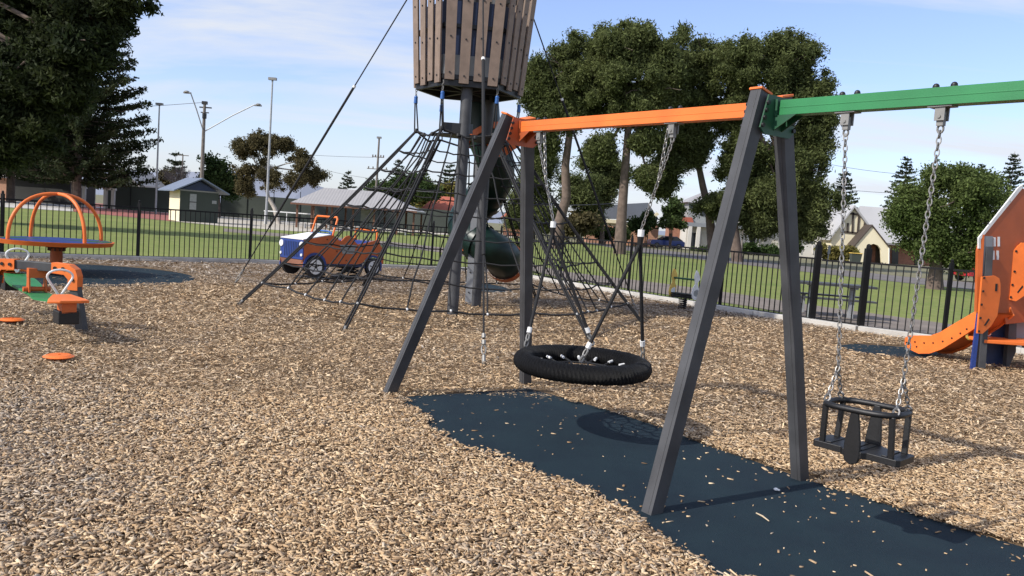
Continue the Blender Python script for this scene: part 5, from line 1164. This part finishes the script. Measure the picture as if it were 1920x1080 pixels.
b = MB(); b.prism([V((-.75, -.17, .95)), V((-.25, -.17, .95)), V((-.25, -.17, 2.15)), V((-.75, -.17, 2.15))], -dY * .02, k=0); b.prism([V((-.76, -.195, 1.5)), V((-.24, -.195, 1.5)), V((-.24, -.195, 1.56)), V((-.76, -.195, 1.56))], -dY * .004, k=1); b.prism([V((.95, -.17, 1.5)), V((1.3, -.17, 1.5)), V((1.3, -.17, 1.75)), V((.95, -.17, 1.75))], -dY * .02, k=0); b.build('notice', [M['slat_pale'], M['black']], hu)
# picnic shelter
Yk = 68; sh2 = thing('picnic_shelter', 'open picnic shelter with grey hipped corrugated roof on timber posts', 'shelter', (at(660, 400, Yk).x, Yk, 0))
eL, eF0, eF1, eR = at(541, 377, Yk + 2.5), at(572, 381, Yk), at(782, 396, Yk), at(792, 394, Yk + 5); rL, rR = at(608, 352, Yk + 3.2), at(715, 361, Yk + 3.2)
zE = (eF0.z + eF1.z) / 2; x0, x1 = at(545, 380, Yk).x, eF1.x
b = MB(); C_ = [V((x0, Yk, zE)), V((x1, Yk, zE)), V((x1, Yk + 6.5, zE)), V((x0, Yk + 6.5, zE)), V((rL.x, Yk + 3.2, rL.z)), V((rR.x, Yk + 3.2, rL.z))]
b.add(C_ + [c - Z * .12 for c in C_[:4]], [(0, 1, 5, 4), (1, 2, 5), (2, 3, 4, 5), (3, 0, 4), (0, 6, 7, 1), (1, 7, 8, 2), (2, 8, 9, 3), (3, 9, 6, 0), (6, 9, 8, 7)]); hb(b, 'roof', M['roof_grey'], sh2)
b = MB(); b.bar(V((x0, Yk - .06, zE - .08)), V((x1, Yk - .06, zE - .08)), .08, .16); hb(b, 'fascia', M['timber'], sh2)
for x in (554, 582, 620, 660, 700, 744, 775):
    for yy in (Yk + .5, Yk + 6): b = MB(); c = at(x, 400, Yk); b.box((c.x, yy, zE / 2 - .06), (.16, .16, zE)); hb(b, 'post', M['timber'], sh2)
b = MB(); c = at(690, 400, Yk + 3); b.box((c.x, Yk + 3, 1.1), (1.2, .3, 2.0)); hb(b, 'noticeboard', M['slat_pale'], sh2)
for x, lab in ((600, 'white bench rail under the left end of the picnic shelter'), (735, 'white bench rail under the right end of the picnic shelter')):
    t = thing('bench', lab, 'bench', (at(x, 410, Yk - 1).x, Yk - 1, 0)); b = MB(); b.box((0, 0, .45), (3.2, .4, .06)); b.build('seat', M['offwhite'], t)
    for s in (-1.2, 1.2): b = MB(); b.box((s, 0, .21), (.08, .3, .42)); b.build('leg', M['galv_pole'], t)
bp2 = thing('barrier_rail', 'white horizontal rail beside the gum tree trunk', 'rail', (at(520, 410, 74).x, 74, 0)); b = MB(); b.bar(at(495, 395, 74), at(590, 402, 74), .07, .1); 
for x, y in ((497, 396), (538, 399), (588, 402)): b.cyl(at(x, y, 74), down(at(x, y, 74)), .04, 6)
hb(b, 'rail', M['white'], bp2)

# ------------------------------------------------------------------ POLES, SIGNS, WIRES
def pole(name, label, x, yt, Y, r, m, head, group=None):
    top = D(x, yt, Y); t = thing(name, label, 'pole', (top.x, Y, 0), 0, group); b = MB(); b.tube([V((0, 0, -.05)), V((0, 0, top.z))], [r, r * .6], 10); b.build('pole', M[m], t, smooth=True); head(t, top.z); return t
def flood(t, z):
    b = MB(); b.box((0, 0, z + .1), (.7, .35, .22)); b.cyl(V((0, 0, z - .1)), V((0, 0, z + .1)), .09, 8); b.build('lamp', M['dull_steel'], t)
pole('floodlight_pole', 'slim grey floodlight pole left of the wooden power pole', 299, 197, 84, .11, 'galv_pole', flood, 'slim floodlight poles')
pole('floodlight_pole', 'tallest slim grey floodlight pole in front of the gum tree', 511, 150, 72, .12, 'galv_pole', flood, 'slim floodlight poles')
def mast(t, z):
    b = MB(); b.box((0, 0, z), (.6, .35, .25)); b.build('lamp', M['dull_steel'], t)
    for q in (z - 2.6, z - 4.2): 
        b = MB(); b.bar(V((-1.4 if q < z - 3 else -.8, 0, q)), V((1.4 if q < z - 3 else .8, 0, q)), .1, .1)
        for s in (-1.2, -.6, .6, 1.2): b.cyl(V((s if q < z - 3 else s * .6, 0, q)), V((s if q < z - 3 else s * .6, 0, q + .3)), .09, 6)
        b.build('crossarm', M['wood_pole'], t)
pole('power_pole', 'grey power mast with crossarms and a lamp behind the picnic shelter', 711, 258, 108, .2, 'wood_pole', mast)
top = D(384, 188, 80)
def pwr(t, z):
    b = MB(); b.box((0, 0, z - .15), (.5, .3, .3)); b.cyl(V((.1, -.2, z - 1.7)), V((.1, -.2, z - 1.2)), .22, 8); b.bar(V((-.5, 0, z - .6)), V((.7, 0, z - .6)), .12, .12); b.bar(V((-.35, 0, z - 1.1)), V((.45, 0, z - 1.1)), .1, .1); b.build('insulators', M['black'], t)
    for e, l2 in ((D(478, 196, 80), 1), (D(357, 173, 78), -1)):
        q = e - V((D(384, 188, 80).x, 80, 0)); b = MB(); st = V((0, 0, z - 3.0)); b.tube([st, st.lerp(q, .55) + Z * .1, q], .055, 7); a_ = b.build('lamp_arm', M['galv_pole'], t)
        b = MB(); b.sphere(q + V((.35 * l2, 0, .0)), .28, 10, 6, sz=.5); b.box((q.x + .3 * l2, q.y, q.z - .08), (.7, .3, .12)); b.build('lamp', M['dull_steel'], t)
pole('power_pole', 'weathered double wooden power pole with two street lamp arms', 384, 190, 80, .22, 'wood_pole', pwr)
pole('power_pole', 'short dark power pole left of the wooden power pole behind the hut', 343, 290, 110, .13, 'wood_pole', lambda t, z: (lambda b: (b.bar(V((-.8, 0, z - .1)), V((.8, 0, z - .1)), .1, .1), b.build('crossarm', M['wood_pole'], t)))(MB()))
pole('flagpole', 'thin pole behind the long shed roof', 48, 265, 105, .09, 'galv_pole', flood)
pole('post', 'dark slender post standing by the road right of the white garage house', 1391 + 4, 415, 90, .12, 'wood_pole', lambda t, z: (lambda b: (b.sphere(V((0, 0, z)), .12, 6, 4), b.build('cap', M['wood_pole'], t)))(MB()))
ds = thing('road_sign', 'small diamond-shaped sign on a post before the tennis court wall', 'sign', (at(179, 350, 92).x, 92, 0)); zz = at(179, 345, 92).z; b = MB(); b.cyl(V((0, 0, 0)), V((0, 0, zz)), .04, 6); b.build('post', M['galv_pole'], ds); b = MB(); b.prism([V((0, -.06, zz - .45)), V((.42, -.06, zz)), V((0, -.06, zz + .45)), V((-.42, -.06, zz))], -dY * .03); b.build('plate', M['slat_pale'], ds)
for x, lab in ((143, 'pale gatepost pair left of the diamond sign'), (198, 'pale arched gatepost right of the diamond sign')):
    t = thing('gatepost', lab, 'post', (at(x, 370, 94).x, 94, 0)); b = MB(); b.box((0, 0, 1.1), (.35, .35, 2.2)); b.box((.9, 0, 1.1), (.35, .35, 2.2)); b.box((.45, 0, 2.3), (1.5, .4, .25)); b.build('pillars', M['offwhite'], t)
sg = thing('sign_post', 'blue and white post sign on the lawn edge left of the wheelie bin', 'sign', (at(1551, 500, 70).x, 70, 0)); b = MB(); b.cyl(V((0, 0, 0)), V((0, 0, 1.6)), .035, 6); b.build('post', M['galv_pole'], sg)
b = MB(); b.box((0, -.05, 1.35), (.22, .03, .75)); b.build('plate', M['slat_pale'], sg)
for k, (x, Yb, lab, lid) in enumerate(((1604, 88, 'dark wheelie bin with yellow lid before the half-timbered house', 'yellow'), (1236, 98, 'dark bin standing left of the blue car', 'black'))):
    c = at(x, 480, Yb); t = thing('wheelie_bin', lab, 'bin', (c.x, Yb, 0)); s_ = 1.6 if k == 0 else 1.0
    b = MB(); b.prism([V((-.3 * s_, -.3, .1)), V((.3 * s_, -.3, .1)), V((.36 * s_, -.36, 1.05)), V((-.36 * s_, -.36, 1.05))], dY * .6); b.build('body', M['green_wall'], t); b = MB(); b.box((0, -.05, 1.1), (.78 * s_, .75, .08)); b.build('lid', M[lid], t)
    b = MB()
    for s in (-.25, .25): b.cyl(V((s * s_ - .04, .2, .1)), V((s * s_ + .04, .2, .1)), .1, 10)
    b.build('wheels', M['tyre'], t)
def wire(label, pts_, r=.02, sag=.3):
    b = MB(); P_ = []
    for (a_, c_) in zip(pts_[:-1], pts_[1:]):
        for k in range(9): t = k / 8; P_.append(a_.lerp(c_, t) - Z * 4 * t * (1 - t) * sag)
    b.tube(P_, r, 5); o = b.build('power_line', M['wire']); tag(o, label, 'wire')
wire('thin power line from the left pine to the top of the wooden power pole', [D(-60, 205, 95), D(383, 192, 80)], .025, .35)
wire('power line crossing in front of the dark trees above the shed', [D(-40, 278, 88), D(240, 305, 84)], .03, .25)
wire('faint upper power line in the sky left of the rope net', [D(420, 275, 110), D(700, 295, 108)], .022, .3)
wire('faint lower power line in the sky above the picnic shelter', [D(595, 315, 112), D(711, 336, 108)], .022, .2)
wire('pale power line behind the pine trunks above the cream house', [D(1020, 385, 80), D(1170, 380, 90)], .05, .1)
wire('power line in the sky right of the umbrella pines', [D(1540, 305, 120), D(1760, 330, 120)], .03, .4)
wire('lower power line in the sky between the norfolk pines at right', [D(1560, 352, 120), D(1700, 362, 120)], .03, .2)
wire('pale power line behind the rope net above the picnic shelter roof', [D(700, 350, 90), D(850, 362, 90)], .05, .1)

# ------------------------------------------------------------------ CARS
def car(label, x, Y, m, ln, rz, hatch=True):
    c = D(x, 460, Y); t = thing('car', label, 'car', (c.x, Y, 0), rz); w2 = .86
    prof = [(-ln / 2, .35), (-ln / 2, .75), (-ln / 2 + .15, .95), (-ln * .12, .98), (ln * .42, 1.0), (ln / 2, .85), (ln / 2, .35)]
    b = MB(); b.prism([V((px_, -w2, z)) for px_, z in prof], V((0, 2 * w2, 0))); b.build('body', m, t, bevel=.05)
    cab = [(-ln * .22, .97), (-ln * .08, 1.42), (ln * .28, 1.46), (ln * .44, 1.0)]
    b = MB(); n = 4; q0 = [V((px_, -w2 * (1 if z < 1.1 else .8), z)) for px_, z in cab]; q1 = [V((p.x, -p.y, p.z)) for p in q0]; b.add(q0 + q1, [(0, 1, 2, 3), (7, 6, 5, 4), (0, 4, 5, 1), (1, 5, 6, 2), (2, 6, 7, 3)]); b.build('windows', M['glass'], t)
    b = MB(); b.box((ln * .10, 0, 1.46), (ln * .36, 1.36, .05)); b.bar(V((ln * .1, -w2 * .93, 1.0)), V((ln * .1, -w2 * .8, 1.44)), .05, .08); b.build('roof', m, t, bevel=.02)
    for sx in (-ln * .32, ln * .32):
        for sy in (-1, 1):
            b = MB(); b.cyl(V((sx, sy * .74, .32)), V((sx, sy * .90, .32)), .32, 18); wl = b.build('wheel', M['tyre'], t, smooth=True)
            b = MB(); b.cyl(V((sx, sy * .90, .32)), V((sx, sy * .91, .32)), .20, 14); b.build('rim', M['dull_steel'], wl)
    for sy in (-.6, .6): b = MB(); b.box((-ln / 2 - .01, sy, .72), (.05, .34, .14)); b.build('headlight', M['white'], t)
    return t
M['car_blue'] = mat('blue_car_paint', (0.02, 0.045, 0.22), 0.3, 0.2, 0.05, coat=.6); M['car_red'] = mat('red_car_paint', (0.45, 0.015, 0.03), 0.3, 0.1, 0.05, coat=.6)
car('dark blue hatchback parked across the road in front of the shrubs', 1248, 98, M['car_blue'], 4.3, R(8))
car('red car parked by the roadside, partly hidden behind the playhouse', 1858, 52, M['car_red'], 4.2, R(10))
# hills on the skyline
b = MB(); rnd = random.Random(5); pts_ = []
for k in range(61):
    x = -3600 + k * 120; f = math.exp(-((x + 1500) / 1100) ** 2); pts_.append((x, 20 + 120 * f + 12 * math.sin(k * .7) + rnd.uniform(-5, 5)))
for k in range(60):
    (x0, z0), (x1, z1) = pts_[k], pts_[k + 1]; b.add([V((x0, 3300, -1)), V((x1, 3300, -1)), V((x1, 3650, z1)), V((x0, 3650, z0)), V((x1, 3990, -1)), V((x0, 3990, -1))], [(0, 1, 2, 3), (3, 2, 4, 5)])
tag(b.build('hills', mat('far_hills', (0.20, 0.22, 0.27), .95, 0, .1, .002)), kind='structure')
